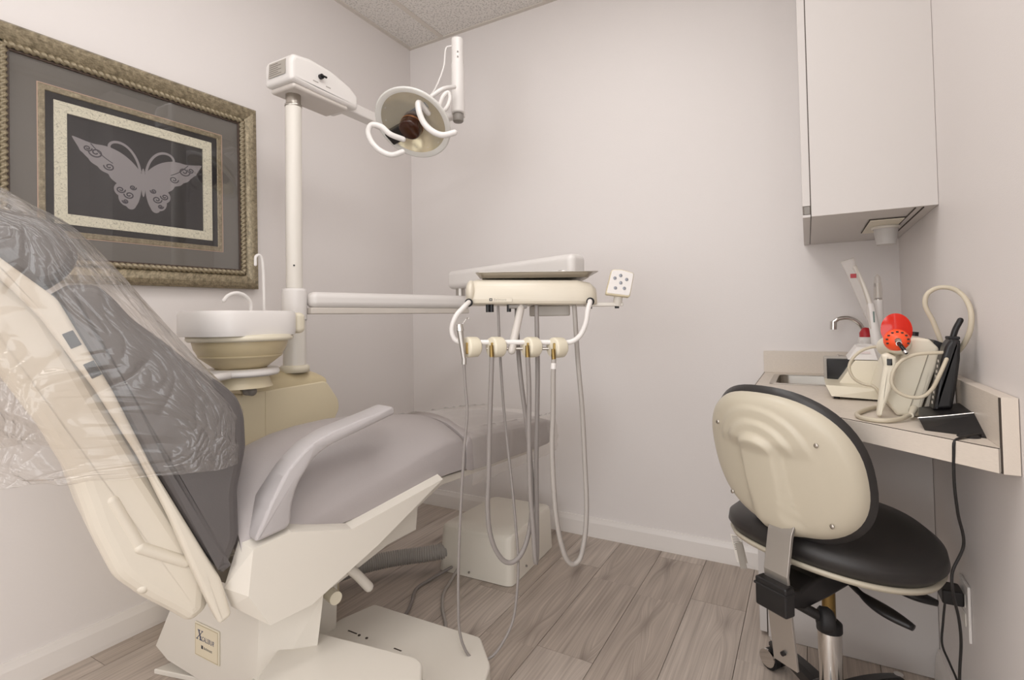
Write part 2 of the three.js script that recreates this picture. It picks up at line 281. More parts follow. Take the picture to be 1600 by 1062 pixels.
// ------------------------------------------------------------------ cupboards and counter at the right wall
{
  const t = thing('wall_cabinet', 'white wall cabinet hanging above the counter and sink', 'cabinet', [0, 1.22, ZB]);
  mesh('body', bx(0.0165, 0.2795, 0.001, 1.2, 0.001, 0.631, 0.001), mat.cabinet, t);
  mesh('door', bx(-0.0035, 0.0145, 0.03, 1.19, 0.003, 0.63, 0.001), mat.cabinet, t);
  const pull = mesh('pull_strip', bx(0.0, 0.014, 0.008, 0.029, 0.01, 0.63, 0.001), mat.grey, t); pull.userData.label = 'grey finger pull below the door';
  mesh('bottom_rail', bx(-0.0035, 0.0145, 0.0, 0.007, 0.003, 0.63, 0.0005), mat.cabinet, t);
  mesh('gap', bx(0.0145, 0.0165, 0.002, 1.19, 0.005, 0.6295, 0), mat.seam, t);
  for (const x of [0.236, 0.252]) mesh('bottom_groove', bx(x, x + 0.0022, -0.0012, 0.001, 0.17, 0.62, 0), mat.seam, t);
}
{
  const t = thing('cup_dispenser', 'paper cup hanging in a small plate under the wall cabinet', 'cup dispenser', [0.205, 1.22, -1.85]);
  mesh('mounting_plate', bx(-0.048, 0.028, -0.004, -0.0005, -0.13, 0.125, 0.001), mat.ivory, t);
  mesh('plate_edge', bx(-0.0505, 0.0305, -0.0018, -0.0006, -0.1325, 0.1275, 0), mat.seam, t);
  mesh('holder_ring', lathe([[0.033, -0.004], [0.036, -0.006], [0.034, -0.012], [0.031, -0.012], [0.031, -0.004]]), mat.white, t);
  mesh('paper_cup', lathe([[0, -0.058], [0.023, -0.058], [0.0245, -0.056], [0.0305, -0.004], [0.029, -0.004], [0.023, -0.054], [0, -0.054]]), M(0xe2dedb, 0.55, { transmission: 0.25, thickness: 0 }), t);
}
{
  const t = thing('base_cabinet', 'white sink base cabinet standing under the counter corner', 'cabinet', [0, 0, ZB]);
  mesh('body', bx(-0.127, 0.279, 0.001, 0.6, 0.001, 0.433, 0.001), mat.cabinet, t);
  mesh('end_panel', bx(-0.127, 0.279, 0.001, 0.712, 0.4335, 0.452, 0.001), mat.cabinet, t);
  mesh('door', bx(-0.15, -0.13, 0.012, 0.7, 0.004, 0.45, 0.001), mat.cabinet, t);
  mesh('gap', bx(-0.13, -0.127, 0.012, 0.7, 0.006, 0.4512, 0), mat.seam, t);
}
const CT = 0.75;
{
  const t = thing('counter', 'pale laminate counter with backsplash tapering along the right wall', 'counter', [0, 0, 0]);
  const out = [[-0.145, 2.212], [-0.145, 1.47], [0.256, 1.088], [0.279, 1.088], [0.279, 2.212]];
  const s = shapeOf(out); const sk = [[-0.1, 1.83], [-0.1, 2.11], [0.1, 2.11], [0.1, 1.83]];
  const g = ext(s, CT - 0.036, CT, 0, 0, [new THREE.Path(sk.map(p => new THREE.Vector2(...p)))]); g.rotateX(-Math.PI / 2);
  mesh('worktop', g, mat.laminate, t);
  const edge = (a, b, n) => { const A = new THREE.Vector2(...a), B = new THREE.Vector2(...b), L = A.distanceTo(B), q = mesh('edge_strip', rb(L, 0.0375, 0.004, 0.0008), mat.laminate, t); q.position.set((a[0] + b[0]) / 2 + n[0] * 0.0022, CT - 0.0195, (a[1] + b[1]) / 2 + n[1] * 0.0022); q.rotation.y = Math.atan2(-(b[1] - a[1]), b[0] - a[0]);
    const k = mesh('seam', rb(L, 0.0012, 0.0014, 0.0003), mat.seam, t); k.position.set((a[0] + b[0]) / 2 + n[0] * 0.001, CT - 0.0002, (a[1] + b[1]) / 2 + n[1] * 0.001); k.rotation.y = q.rotation.y; };
  edge([-0.145, -2.21], [-0.145, -1.47], [-1, 0]); edge([-0.145, -1.47], [0.256, -1.088], [-0.69, 0.724]);
  mesh('backsplash', bx(-0.148, 0.279, CT, 0.83, ZB + 0.001, ZB + 0.02, 0.001), mat.laminate, t);
  mesh('backsplash', bx(0.258, 0.279, CT, 0.83, ZB + 0.02, -1.092, 0.001), mat.laminate, t);
  mesh('end_piece', bx(0.2585, 0.279, 0.711, 0.83, -1.09, -1.084, 0.0008), mat.laminate, t);
  mesh('seam', bx(0.2565, 0.2583, 0.712, 0.829, -1.0895, -1.0845, 0), mat.seam, t);
  mesh('cable_grommet', lathe([[0, 0.004], [0.012, 0.004], [0.016, 0.001], [0.016, 0]]).translate(0.235, CT, -1.168), mat.rubber, t);
}
{
  const t = thing('sink', 'small stainless steel sink sunk into the counter corner', 'sink', [0, CT, -1.97]);
  const o = shapeOf([[-0.11, -0.15], [0.11, -0.15], [0.11, 0.15], [-0.11, 0.15]], 0.02), hp = new THREE.Path(shapeOf([[-0.092, -0.132], [0.092, -0.132], [0.092, 0.132], [-0.092, 0.132]], 0.03).getPoints(8).reverse());
  const g = ext(o, 0, 0.0025, 0.001, 0, [hp]); g.rotateX(-Math.PI / 2); mesh('rim', g, mat.steel, t);
  const ringAt = (k, y) => shapeOf([[-0.095 * k, -0.135 * k], [0.095 * k, -0.135 * k], [0.095 * k, 0.135 * k], [-0.095 * k, 0.135 * k]], 0.035).getPoints(6).map(p => [p.x, y, p.y]);
  mesh('basin', loft([ringAt(1, 0.001), ringAt(0.97, -0.06), ringAt(0.9, -0.12), ringAt(0.5, -0.13)], { cap0: false }), mat.steel, t);
  mesh('drain', lathe([[0, 0.003], [0.02, 0.003], [0.022, 0]]).translate(0, -0.13, 0), mat.chrome, t);
}
{
  const t = thing('sink_faucet', 'chrome gooseneck faucet standing behind the sink', 'faucet', [0.172, CT, -2.14]);
  mesh('spout', tube([[0, 0.0, 0], [0, 0.07, 0], [-0.004, 0.148, 0.005], [-0.02, 0.182, 0.01], [-0.048, 0.2, 0.015], [-0.078, 0.198, 0.02], [-0.094, 0.186, 0.022]], 0.007, 60, 14), mat.chrome, t);
  mesh('aerator', rod([-0.094, 0.19, 0.022], [-0.095, 0.162, 0.022], 0.0105), mat.chrome, t);
  mesh('base', lathe([[0.022, 0], [0.022, 0.01], [0.014, 0.022], [0.01, 0.04], [0, 0.04]]), mat.chrome, t);
}
{
  const t = thing('faucet_handle', 'small chrome tap lever behind the black windowed device', 'tap', [0.118, CT, -2.135]);
  mesh('stem', lathe([[0.018, 0], [0.018, 0.008], [0.011, 0.02], [0.009, 0.052], [0.013, 0.06], [0, 0.066]]), mat.chrome, t);
  mesh('lever', tube([[0, 0.058, 0], [-0.012, 0.066, 0.014], [-0.03, 0.07, 0.03]], 0.006), mat.chrome, t);
}
{
  const t = thing('soap_bottle', 'white bottle with a red cap beside the faucet', 'bottle', [0.163, CT, -2.04]);
  mesh('body', lathe([[0, 0], [0.021, 0], [0.023, 0.004], [0.023, 0.125], [0.019, 0.138], [0.012, 0.142], [0, 0.142]]), mat.whiteCool, t);
  mesh('cap', lathe([[0.0175, 0.138], [0.0175, 0.152], [0.009, 0.168], [0, 0.17]]), mat.red, t);
  mesh('label_mark', bx(-0.009, 0.009, 0.098, 0.104, 0.0225, 0.0238, 0.0004), mat.red, t);
}

// ------------------------------------------------------------------ devices on the counter
{ // amalgam mixer with a black window
  const t = thing('mixer_device', 'cream dental mixer with a black window on the left', 'mixer', [0.1, CT, -1.66]);
  mesh('base', facet([[-0.052, 0.008, 0.115], [0.058, 0.004, 0.115], [0.06, 0.03, 0.11], [-0.064, 0.034, 0.1]], [[-0.052, 0.008, -0.058], [0.058, 0.006, -0.058], [0.06, 0.036, -0.057], [-0.064, 0.038, -0.057]]), mat.cream, t);
  for (const x of [-0.04, 0.045]) for (const z of [-0.04, 0.09]) mesh('foot', lathe([[0.007, 0], [0.007, 0.009], [0, 0.009]], 16).translate(x, 0, z), mat.rubber, t);
  mesh('window_frame', bx(-0.064, 0.006, 0.03, 0.098, -0.056, -0.03, 0.003), M(0xa9a29a, 0.4), t);
  mesh('window', bx(-0.057, 0.004, 0.03, 0.092, -0.034, -0.024, 0.002), mat.blackGloss, t);
  mesh('cover', facet([[-0.034, 0.03, 0.04], [0.055, 0.03, 0.04], [0.055, 0.092, 0.02], [0.006, 0.092, 0.02]], [[-0.034, 0.034, -0.055], [0.055, 0.034, -0.055], [0.055, 0.1, -0.05], [0.006, 0.1, -0.05]]), mat.cream, t);
  mesh('lid', facet([[-0.01, 0.094, 0.02], [0.055, 0.094, 0.02], [0.05, 0.122, -0.01], [0.012, 0.126, -0.01]], [[-0.01, 0.1, -0.055], [0.055, 0.1, -0.055], [0.05, 0.132, -0.045], [0.012, 0.132, -0.045]]), mat.whiteCool, t);
  const lb = planeAt(0.03, 0.008, 'label_strip', M(0xd8c9c6, 0.6), t, [0.026, 0.1115, 0.0035], [-0.83, 0, 0]); lb.userData.label = 'faint pink sticker';
}
{ // curing light control box
  const t = thing('curing_light_unit', 'leaning ivory control box of the curing light by the backsplash', 'control box', [0, CT, 0]);
  const pr = [[0.157, 0.001], [0.136, 0.036], [0.153, 0.094], [0.182, 0.158], [0.19, 0.163], [0.215, 0.16], [0.23, 0.142], [0.23, 0.12], [0.211, 0.06], [0.194, 0.001]];
  mesh('body', ext(pr, -1.62, -1.345, 0.006, 0.004), mat.ivory, t);
  mesh('side_strip', ext([[0.2, 0.006], [0.218, 0.062], [0.232, 0.108], [0.24, 0.108], [0.243, 0.05], [0.236, 0.004]], -1.6, -1.36, 0.003), M(0xc4bcae, 0.4), t);
  mesh('front_groove', ext([[0.176, 0.012], [0.194, 0.07], [0.213, 0.135], [0.2146, 0.135], [0.1955, 0.07], [0.1776, 0.012]], -1.346, -1.3435, 0), M(0x9b9384, 0.6), t);
  mesh('side_label', ext([[0.1432, 0.03], [0.1392, 0.037], [0.1414, 0.049], [0.1434, 0.049]], -1.5, -1.4, 0), M(0xe9ecf2, 0.5), t);
  mesh('dial', rod([0.205, 0.163, -1.45], [0.206, 0.172, -1.45], 0.008), mat.black, t);
  mesh('holster', facet([[0.212, 0.12, -1.35], [0.24, 0.11, -1.35], [0.242, 0.15, -1.35], [0.224, 0.158, -1.35]], [[0.215, 0.12, -1.45], [0.24, 0.11, -1.45], [0.242, 0.15, -1.45], [0.224, 0.158, -1.45]]), mat.black, t);
  mesh('cable_boot', rod([0.185, 0.018, -1.34], [0.174, 0.01, -1.3], 0.007, 0.005), mat.ivory, t);
}
{ // curing gun with orange shield
  const t = thing('curing_light_gun', 'ivory curing light gun with a round orange eye shield', 'curing light', [0, CT + 0.0136, 0]); t.scale.setScalar(0.936);
  const h = [[0.127, -0.0105], [0.135, -0.0135], [0.155, 0.046], [0.168, 0.095], [0.166, 0.12], [0.15, 0.128], [0.139, 0.122], [0.143, 0.1], [0.136, 0.058]];
  mesh('handle', ext(h, -1.425, -1.395, 0.008, 0.004), mat.ivory, t);
  const body = new THREE.CapsuleGeometry(0.0235, 0.07, 10, 24); body.rotateX(Math.PI / 2 - 0.15); body.rotateY(0.15); body.translate(0.166, 0.142, -1.44); mesh('barrel', body, mat.ivory, t);
  mesh('display', bx(0.148, 0.1575, 0.101, 0.115, -1.3955, -1.3925, 0.001), mat.blackGloss, t);
  const sh = new THREE.SphereGeometry(0.075, 44, 20, 0, Math.PI * 2, 0, 0.38); sh.scale(1.02, 0.7, 1.3); sh.rotateX(Math.PI / 2); sh.translate(0, 0, -0.0525); sh.rotateX(-0.1);
  const eye = mesh('eye_shield', sh, mat.orange, t); eye.position.set(0.168, 0.178, -1.4); eye.userData.label = 'translucent orange eye shield';
  const cone = lathe([[0.006, 0.016], [0.012, 0.014], [0.021, 0.007], [0.0245, -0.003], [0.0235, -0.006]], 32); cone.rotateX(Math.PI / 2); cone.translate(0.167, 0.155, -1.392); mesh('nozzle_collar', cone, mat.orangeSolid, t);
  for (let k = 0; k < 9; k++) { const a = -0.3 + k * 0.47; mesh('vent_slot', rb(0.0045, 0.0032, 0.004, 0.0005, 0.167 + Math.cos(a) * 0.0188, 0.155 + Math.sin(a) * 0.0188, -1.3835), mat.black, t); }
  mesh('light_tip', tube([[0.168, 0.15, -1.39], [0.168, 0.149, -1.372], [0.172, 0.14, -1.355], [0.176, 0.132, -1.35]], 0.0042), mat.blackGloss, t);
  mesh('tip_ring', rod([0.168, 0.15, -1.386], [0.168, 0.149, -1.374], 0.0055), mat.chrome, t); mesh('tip_end', rod([0.1745, 0.135, -1.351], [0.1765, 0.13, -1.349], 0.0052), mat.chrome, t);
}
{ // sleeved wand
  const t = thing('sleeved_wand', 'white handpiece in a clear plastic sleeve leaning left', 'handpiece', [0.17, CT, -1.75]);
  mesh('stand', lathe([[0.026, 0.0], [0.026, 0.01], [0.016, 0.02], [0.016, 0.11], [0.012, 0.12], [0, 0.12]], 28), mat.whiteCool, t);
  const grip = rod([0.0, 0.09, 0.0], [-0.018, 0.242, 0.0], 0.0145, 0.0095); mesh('grip', grip, mat.whiteCool, t);
  mesh('shaft', tube([[-0.018, 0.24, 0], [-0.028, 0.28, 0], [-0.05, 0.345, 0]], 0.006), mat.white, t);
  const q = mesh('grip_marking', rb(0.0035, 0.03, 0.001, 0.0004, -0.007, 0.205, 0.0118), M(0x6d7f79, 0.5), t); q.rotation.z = 0.02;
  const sl = ext([[-0.016, 0.16], [-0.004, 0.16], [-0.042, 0.325], [-0.052, 0.372], [-0.085, 0.362], [-0.066, 0.31]], -0.009, 0.009, 0.004); mesh('sleeve', sl, mat.film, t);
  mesh('sleeve_mark', rb(0.014, 0.012, 0.001, 0.0004, -0.055, 0.32, 0.0098), M(0xa8323a, 0.5), t);
}
{
  const t = thing('upright_syringe', 'upright clear tipped white syringe behind the sleeved handpiece', 'syringe', [0.176, CT, -1.8]);
  mesh('barrel', lathe([[0.016, 0], [0.016, 0.006], [0.0115, 0.012], [0.0115, 0.252], [0, 0.252]], 24), mat.whiteCool, t);
  mesh('plunger', lathe([[0.0045, 0.25], [0.0045, 0.3], [0, 0.3]], 16), mat.white, t);
  mesh('clear_tip', lathe([[0.0105, 0.252], [0.0105, 0.295], [0.0075, 0.316], [0.002, 0.325], [0, 0.325]], 24), mat.film, t);
  mesh('collar', lathe([[0.0085, 0.252], [0.0085, 0.258], [0, 0.258]], 20), mat.chrome, t);
  mesh('print_mark', rb(0.001, 0.01, 0.004, 0.0003, -0.007, 0.294, 0.006), mat.black, t);
}
{ // cordless phone-like black handset and its dock
  const t = thing('black_dock', 'black wedge charging dock with a silver edge on the counter', 'charging dock', [0, CT, 0]);
  mesh('body', facet([[0.18, 0.001, -1.2], [0.258, 0.001, -1.165], [0.2575, 0.03, -1.235], [0.178, 0.014, -1.24]], [[0.19, 0.001, -1.32], [0.2575, 0.001, -1.34], [0.2575, 0.034, -1.34], [0.19, 0.024, -1.32]]), mat.black, t);
  mesh('silver_edge', tube([[0.177, 0.0155, -1.241], [0.21, 0.0215, -1.238], [0.257, 0.0315, -1.235]], 0.0016), mat.chrome, t);
}
{
  const t = thing('black_handset', 'tall black handset with a stub antenna standing in its dock', 'handset', [0, CT, 0]);
  mesh('body', ext([[0.207, 0.025], [0.222, 0.122], [0.23, 0.15], [0.238, 0.163], [0.253, 0.161], [0.2515, 0.125], [0.245, 0.075], [0.237, 0.03]], -1.33, -1.285, 0.006, 0.004), mat.black, t);
  mesh('antenna', tube([[0.244, 0.158, -1.31], [0.25, 0.18, -1.31], [0.258, 0.198, -1.31]], 0.0052, 20), mat.black, t);
  mesh('collar', rb(0.018, 0.006, 0.03, 0.002, 0.245, 0.164, -1.31), mat.rubber, t);
  for (let k = 0; k < 9; k++) { const u = k / 8; mesh('key', rb(0.0022, 0.006, 0.005, 0.0008, 0.2065 + u * 0.0115, 0.04 + u * 0.08, -1.288), mat.steel, t); }
}
tag(mesh('upright_white_box', bx(0.246, 0.2562, CT + 0.0005, CT + 0.098, -1.475, -1.36, 0.001), mat.whiteCool), 'white upright box leaning on the backsplash behind the handset', 'box');  // plain white upright piece, use unknown
// cables of the curing light
const cbl = (name, pts, r, m, label, cat = 'cable') => tag(mesh(name, tube(pts, r, Math.max(60, pts.length * 10), 10), m), label, cat);
cbl('looped_cable', [[0.16, 0.862, -1.44], [0.136, 0.889, -1.42], [0.109, 0.883, -1.42], [0.089, 0.865, -1.42], [0.08, 0.843, -1.42], [0.087, 0.819, -1.42], [0.105, 0.806, -1.42], [0.124, 0.802, -1.41], [0.135, 0.785, -1.41], [0.138, 0.762, -1.42]], 0.0032, mat.cableCream, 'thin cream cable looping left of the curing gun');
cbl('looped_cable', [[0.236, 0.887, -1.3], [0.223, 0.886, -1.29], [0.203, 0.885, -1.285], [0.178, 0.881, -1.28], [0.157, 0.867, -1.28], [0.145, 0.845, -1.28], [0.143, 0.824, -1.28], [0.152, 0.808, -1.28], [0.171, 0.799, -1.28], [0.191, 0.801, -1.28], [0.205, 0.817, -1.275], [0.216, 0.844, -1.27], [0.228, 0.875, -1.272]], 0.0034, mat.cableCream, 'cream cable ring hanging in front of the control box');
cbl('looped_cable', [[0.243, 0.86, -1.37], [0.238, 0.9, -1.37], [0.226, 0.945, -1.37], [0.214, 0.98, -1.37], [0.218, 1.002, -1.37], [0.234, 1.014, -1.37], [0.252, 1.014, -1.365], [0.266, 0.998, -1.33], [0.272, 0.965, -1.3], [0.27, 0.93, -1.3], [0.262, 0.898, -1.32], [0.25, 0.87, -1.36], [0.25, 0.85, -1.4]], 0.0046, mat.cableCream, 'thick cream cable loop standing tall above the black handset');
cbl('looped_cable', [[0.137, 0.755, -1.43], [0.12, 0.756, -1.4], [0.1, 0.755, -1.358], [0.084, 0.755, -1.3], [0.092, 0.755, -1.262], [0.121, 0.755, -1.245], [0.151, 0.756, -1.269], [0.172, 0.76, -1.302]], 0.0045, mat.cableCream, 'thick cream cable lying in a loop on the counter');

// outlet, adapter and black cords on the right wall
{
  const t = thing('wall_outlet', 'white outlet plate on the right wall below the counter', 'outlet', [XR, 0.335, -1.455]);
  mesh('plate', bx(-0.006, -0.0005, -0.058, 0.058, -0.036, 0.036, 0.002), mat.whiteCool, t);
  for (const y of [-0.02, 0.02]) mesh('socket', bx(-0.0075, -0.005, y - 0.014, y + 0.014, -0.016, 0.016, 0.003), mat.white, t);
}
tag(mesh('power_adapter', rb(0.037, 0.03, 0.05, 0.004, 0.2525, 0.359, -1.455), mat.black), 'black plug-in power adapter on the wall outlet', 'adapter');
cbl('charger_cable', [[0.2505, 0.7545, -1.172], [0.232, 0.7535, -1.156], [0.218, 0.7525, -1.138], [0.2085, 0.748, -1.128], [0.207, 0.729, -1.128], [0.207, 0.68, -1.133], [0.212, 0.626, -1.143], [0.221, 0.569, -1.158], [0.205, 0.516, -1.162], [0.205, 0.483, -1.163], [0.215, 0.433, -1.182], [0.22, 0.387, -1.198], [0.218, 0.311, -1.21], [0.22, 0.15, -1.23], [0.225, 0.003, -1.25]], 0.0024, mat.black, 'black cord hanging from the charging dock over the counter edge', 'cord');
cbl('charger_cable', [[0.24, 0.345, -1.44], [0.235, 0.3, -1.438], [0.232, 0.255, -1.436], [0.244, 0.218, -1.436], [0.256, 0.18, -1.436], [0.258, 0.1, -1.436], [0.256, 0.003, -1.436]], 0.0022, mat.black, 'short black cord dropping from the power adapter', 'cord');

// ------------------------------------------------------------------ dental chair
const chair = thing('dental_chair', 'grey upholstered dental chair with ivory plastic covers and raised back', 'dental chair', [-1.078, 0, -0.66], 74.4 * D2R);
{
  const c = chair;
  // seat and leg cushions
  const sec = (u, crest, ridge, low, za = -0.03, zb = -0.43) => {
    const w = za - zb, k = (f) => za - w * f, h = crest - ridge, r = [];
    const P = [[0.004, low], [0.0, low * 0.6 + ridge * 0.4], [0.002, ridge - 0.006], [0.012, ridge + 0.003], [0.03, ridge + 0.003 + h * 0.12], [0.13, ridge + h * 0.5], [0.25, ridge + h * 0.82], [0.38, ridge + h * 0.96], [0.5, crest]];
    for (const [f, y] of P) r.push([u, y, k(f)]);
    for (const [f, y] of P.slice(0, -1).reverse()) r.push([u, y, k(1 - f)]);
    return r;
  };
  const T = [[0.05, 0.575, 0.47, 0.455], [0.062, 0.605, 0.475, 0.455], [0.13, 0.644, 0.482, 0.462], [0.2, 0.668, 0.495, 0.462], [0.27, 0.68, 0.51, 0.458], [0.36, 0.686, 0.53, 0.466], [0.44, 0.682, 0.55, 0.486], [0.53, 0.671, 0.578, 0.499], [0.62, 0.66, 0.598, 0.508], [0.672, 0.652, 0.6, 0.51], [0.684, 0.644, 0.592, 0.512], [0.688, 0.63, 0.58, 0.52]];
  mesh('seat_cushion', loft(T.map(a => sec(...a)), { crease: 0.75 }), mat.vinyl, c);
  const L = [[0.692, 0.628, 0.575, 0.512], [0.696, 0.644, 0.592, 0.505], [0.715, 0.65, 0.599, 0.5], [0.78, 0.647, 0.6, 0.501], [0.895, 0.633, 0.602, 0.508], [1.0, 0.62, 0.6, 0.512], [1.08, 0.609, 0.597, 0.516], [1.115, 0.6, 0.588, 0.52], [1.132, 0.585, 0.572, 0.53]];
  mesh('leg_cushion', loft(L.map(([u, a, b, d]) => sec(u, a, b, d, -0.03 - Math.max(0, u - 1.05) * 0.3, -0.43 + Math.max(0, u - 1.0) * 0.45)), { crease: 0.9 }), mat.vinyl, c);
  mesh('seat_plate', ext([[0.08, 0.42], [0.09, 0.452], [0.27, 0.448], [0.5, 0.49], [1.05, 0.505], [1.06, 0.496], [0.62, 0.47], [0.4, 0.42]], -0.4, -0.06, 0.004), mat.chairWhite, c);
  // plastic side covers
  const A = [[0.054, 0.377], [0.064, 0.474], [0.146, 0.487], [0.296, 0.45], [0.579, 0.51], [0.369, 0.389], [0.193, 0.305], [0.099, 0.297]];
  const B = [[0.02, 0.39], [0.05, 0.484], [0.146, 0.5], [0.296, 0.46], [0.585, 0.522], [0.38, 0.4], [0.2, 0.315], [0.035, 0.345]];
  const cover = (z, s) => { const a = A.map(p => [...p, z]), b = B.map(p => [...p, z - 0.05 * s]); return s > 0 ? facet(a.slice().reverse(), b.slice().reverse()) : facet(a, b); };
  mesh('side_cover', cover(0.0, 1), mat.chairWhite, c); mesh('side_cover', cover(-0.434, -1), mat.chairWhite, c);
  // arm rest
  const ar = [[0.064, 0.484], [0.146, 0.498], [0.149, 0.548], [0.163, 0.592], [0.2, 0.644], [0.239, 0.666], [0.42, 0.716], [0.424, 0.728], [0.415, 0.738], [0.361, 0.724], [0.239, 0.697], [0.184, 0.672], [0.139, 0.63], [0.1, 0.564]];
  const ag = ext(shapeOf(ar, 0.018), -0.076, 0.0, 0.007), p = ag.attributes.position;
  for (let i = 0; i < p.count; i++) { const y = p.getY(i), k = 1 + 0.45 * THREE.MathUtils.smoothstep(0.66 - y, 0, 0.17); p.setZ(i, p.getZ(i) * k); }
  ag.computeVertexNormals(); mesh('arm_rest', toCreasedNormals(ag, 0.6), mat.arm, c);
  // back cushion, head rest, plastic back shell
  const bk = [[0.017, 0.42], [0.049, 0.495], [0.046, 0.6], [0.064, 0.687], [0.061, 0.759], [0.047, 0.802], [0.012, 0.838], [-0.034, 0.872], [-0.085, 0.924], [-0.146, 0.978], [-0.175, 1.018], [-0.2, 1.043], [-0.25, 1.04], [-0.258, 1.014], [-0.232, 0.952], [-0.177, 0.84], [-0.113, 0.68], [-0.021, 0.484]];
  mesh('back_cushion', ext(shapeOf(bk, 0.015), -0.43, -0.03, 0.022), mat.vinylShaded, c);
  const hd = [[-0.22, 1.11], [-0.227, 1.077], [-0.252, 1.045], [-0.285, 1.036], [-0.33, 1.07], [-0.4, 1.14], [-0.47, 1.22], [-0.44, 1.26], [-0.39, 1.225], [-0.333, 1.18], [-0.292, 1.176], [-0.248, 1.16]];
  mesh('head_rest', ext(shapeOf(hd, 0.03), -0.36, -0.09, 0.03), mat.vinylShaded, c);
  const sh = [[0.005, 0.424], [-0.118, 0.68], [-0.262, 1.0], [-0.29, 1.03], [-0.4, 1.13], [-0.44, 1.1], [-0.36, 0.93], [-0.28, 0.78], [-0.233, 0.669], [-0.204, 0.561], [-0.167, 0.463], [-0.119, 0.406], [-0.074, 0.362], [-0.036, 0.321], [0.0, 0.34]];
  const shm = mesh('back_shell', ext(shapeOf(sh, 0.02), -0.385, -0.075, 0.03), mat.shell, c);
  const rim = [[0.009, 0.422], [0.031, 0.335], [0.007, 0.323], [-0.01, 0.366], [-0.047, 0.467], [-0.082, 0.57], [-0.134, 0.703], [-0.203, 0.845], [-0.28, 0.98], [-0.36, 1.085], [-0.35, 1.1], [-0.258, 1.014], [-0.177, 0.84], [-0.113, 0.68], [-0.021, 0.484]];
  for (const [z0, z1] of [[-0.075, -0.03], [-0.43, -0.385]]) mesh('shell_rim', ext(shapeOf(rim, 0.01), z0, z1, 0.008), mat.shell, c);
  for (const [u, y] of [[-0.238, 0.94], [-0.208, 0.883]]) { const k = mesh('rim_label', rb(0.017, 0.03, 0.002, 0.0008), mat.black, c); k.position.set(u, y, -0.0295); k.rotation.z = 0.45; k.userData.label = 'small black sticker'; }
  const q = (a, b, z) => { return new THREE.CapsuleGeometry(0.0125, Math.hypot(b[0] - a[0], b[1] - a[1]), 6, 14).rotateZ(Math.atan2(b[1] - a[1], b[0] - a[0]) - Math.PI / 2).translate((a[0] + b[0]) / 2, (a[1] + b[1]) / 2, z - 0.0105); };
  mesh('shell_rib', q([-0.125, 0.515], [-0.045, 0.46], -0.069), mat.shell, shm); mesh('shell_rib', q([-0.125, 0.515], [-0.17, 0.62], -0.072), mat.shell, shm); mesh('shell_rib', q([-0.1, 0.462], [-0.118, 0.43], -0.0785), mat.shell, shm); mesh('shell_rib', q([-0.062, 0.432], [-0.078, 0.402], -0.0785), mat.shell, shm);
  // knobs under the side cover
  mesh('lock_knob', rod([0.288, 0.258, -0.072], [0.288, 0.258, -0.12], 0.0165), mat.cream, c);
  mesh('release_lever', tube([[0.33, 0.315, -0.1], [0.352, 0.293, -0.092], [0.388, 0.246, -0.085]], 0.013, 30, 14), mat.chairWhite, c);
  mesh('tilt_link', ext([[0.2, 0.3], [0.26, 0.31], [0.36, 0.37], [0.56, 0.46], [0.66, 0.46], [0.563, 0.409], [0.556, 0.345], [0.458, 0.33], [0.377, 0.3], [0.268, 0.262], [0.2, 0.24]], -0.16, -0.1, 0.006), mat.chairWhite, c);
  // lift pedestal and floor base, square to the room
  const W = (g) => into(c, g);
  const pd = (pts, back) => facet(pts.map(p => [p[0], p[1], p[2]]).reverse(), pts.map(back).reverse());
  mesh('lift_pedestal', W(mergeGeometries([
    pd([[-1.5, 0.3, -0.815], [-1.55, 0.2, -0.815], [-1.642, 0.052, -0.815], [-1.58, 0.03, -0.815], [-1.19, 0.016, -0.815], [-1.175, 0.305, -0.815]], p => [p[0], p[1], -1.06]),
    pd([[-1.19, 0.016, -0.815], [-1.1, 0.016, -0.9], [-1.06, 0.24, -0.9], [-1.05, 0.3, -0.9], [-1.175, 0.305, -0.815]], p => [p[0] - (p[0] > -1.17 ? 0.075 : 0), p[1], -0.965])])), mat.chairWhite, c);
  const bt = canvas(512, 420, (g, w, h) => {
    g.fillStyle = '#d9cdb4'; g.fillRect(0, 0, w, h); g.strokeStyle = '#b9a988'; g.lineWidth = 10; g.strokeRect(8, 8, w - 16, h - 16);
    g.fillStyle = '#3b3f58'; g.font = 'italic bold 190px serif'; g.fillText('X', 20, 205); g.font = 'italic bold 88px sans-serif'; g.fillText('-', 118, 180); g.save(); g.scale(0.74, 1); g.fillText('CALIBUR', 200, 205); g.restore();
    g.fillStyle = '#2b2b33'; g.fillRect(140, 262, 42, 46); g.font = 'bold 46px sans-serif'; g.fillText('Belmont', 196, 304);
  });
  const plate = mesh('name_plate', W(rb(0.108, 0.087, 0.004, 0.002).translate(-1.388, 0.132, -0.813)), mat.cream, c);
  const pg = new THREE.PlaneGeometry(0.102, 0.082); pg.translate(-1.388, 0.132, -0.8105); mesh('plate_print', W(pg), M(0xffffff, 0.5, { map: bt }), plate);
  const flat = (pts, y0, y1, bev, r) => { const g = ext(shapeOf(pts.map(([x, z]) => [x, -z]), r), y0, y1, bev); g.rotateX(-Math.PI / 2); return g; };
  mesh('floor_base', W(flat([[-1.18, -1.205], [-0.8, -1.216], [-0.715, -1.13], [-0.68, -1.03], [-0.66, -0.6], [-1.2, -0.58], [-1.21, -1.1]], 0.0, 0.1, 0.006, 0.012)), mat.chairWhite, c);
  mesh('floor_base_cover', W(flat([[-1.17, -0.932], [-0.826, -0.98], [-0.8, -0.97], [-0.72, -0.86], [-0.7, -0.6], [-1.0, -0.6], [-1.1, -0.76], [-1.15, -0.85]], 0.09, 0.17, 0.006, 0.012)), mat.chairWhite, c);
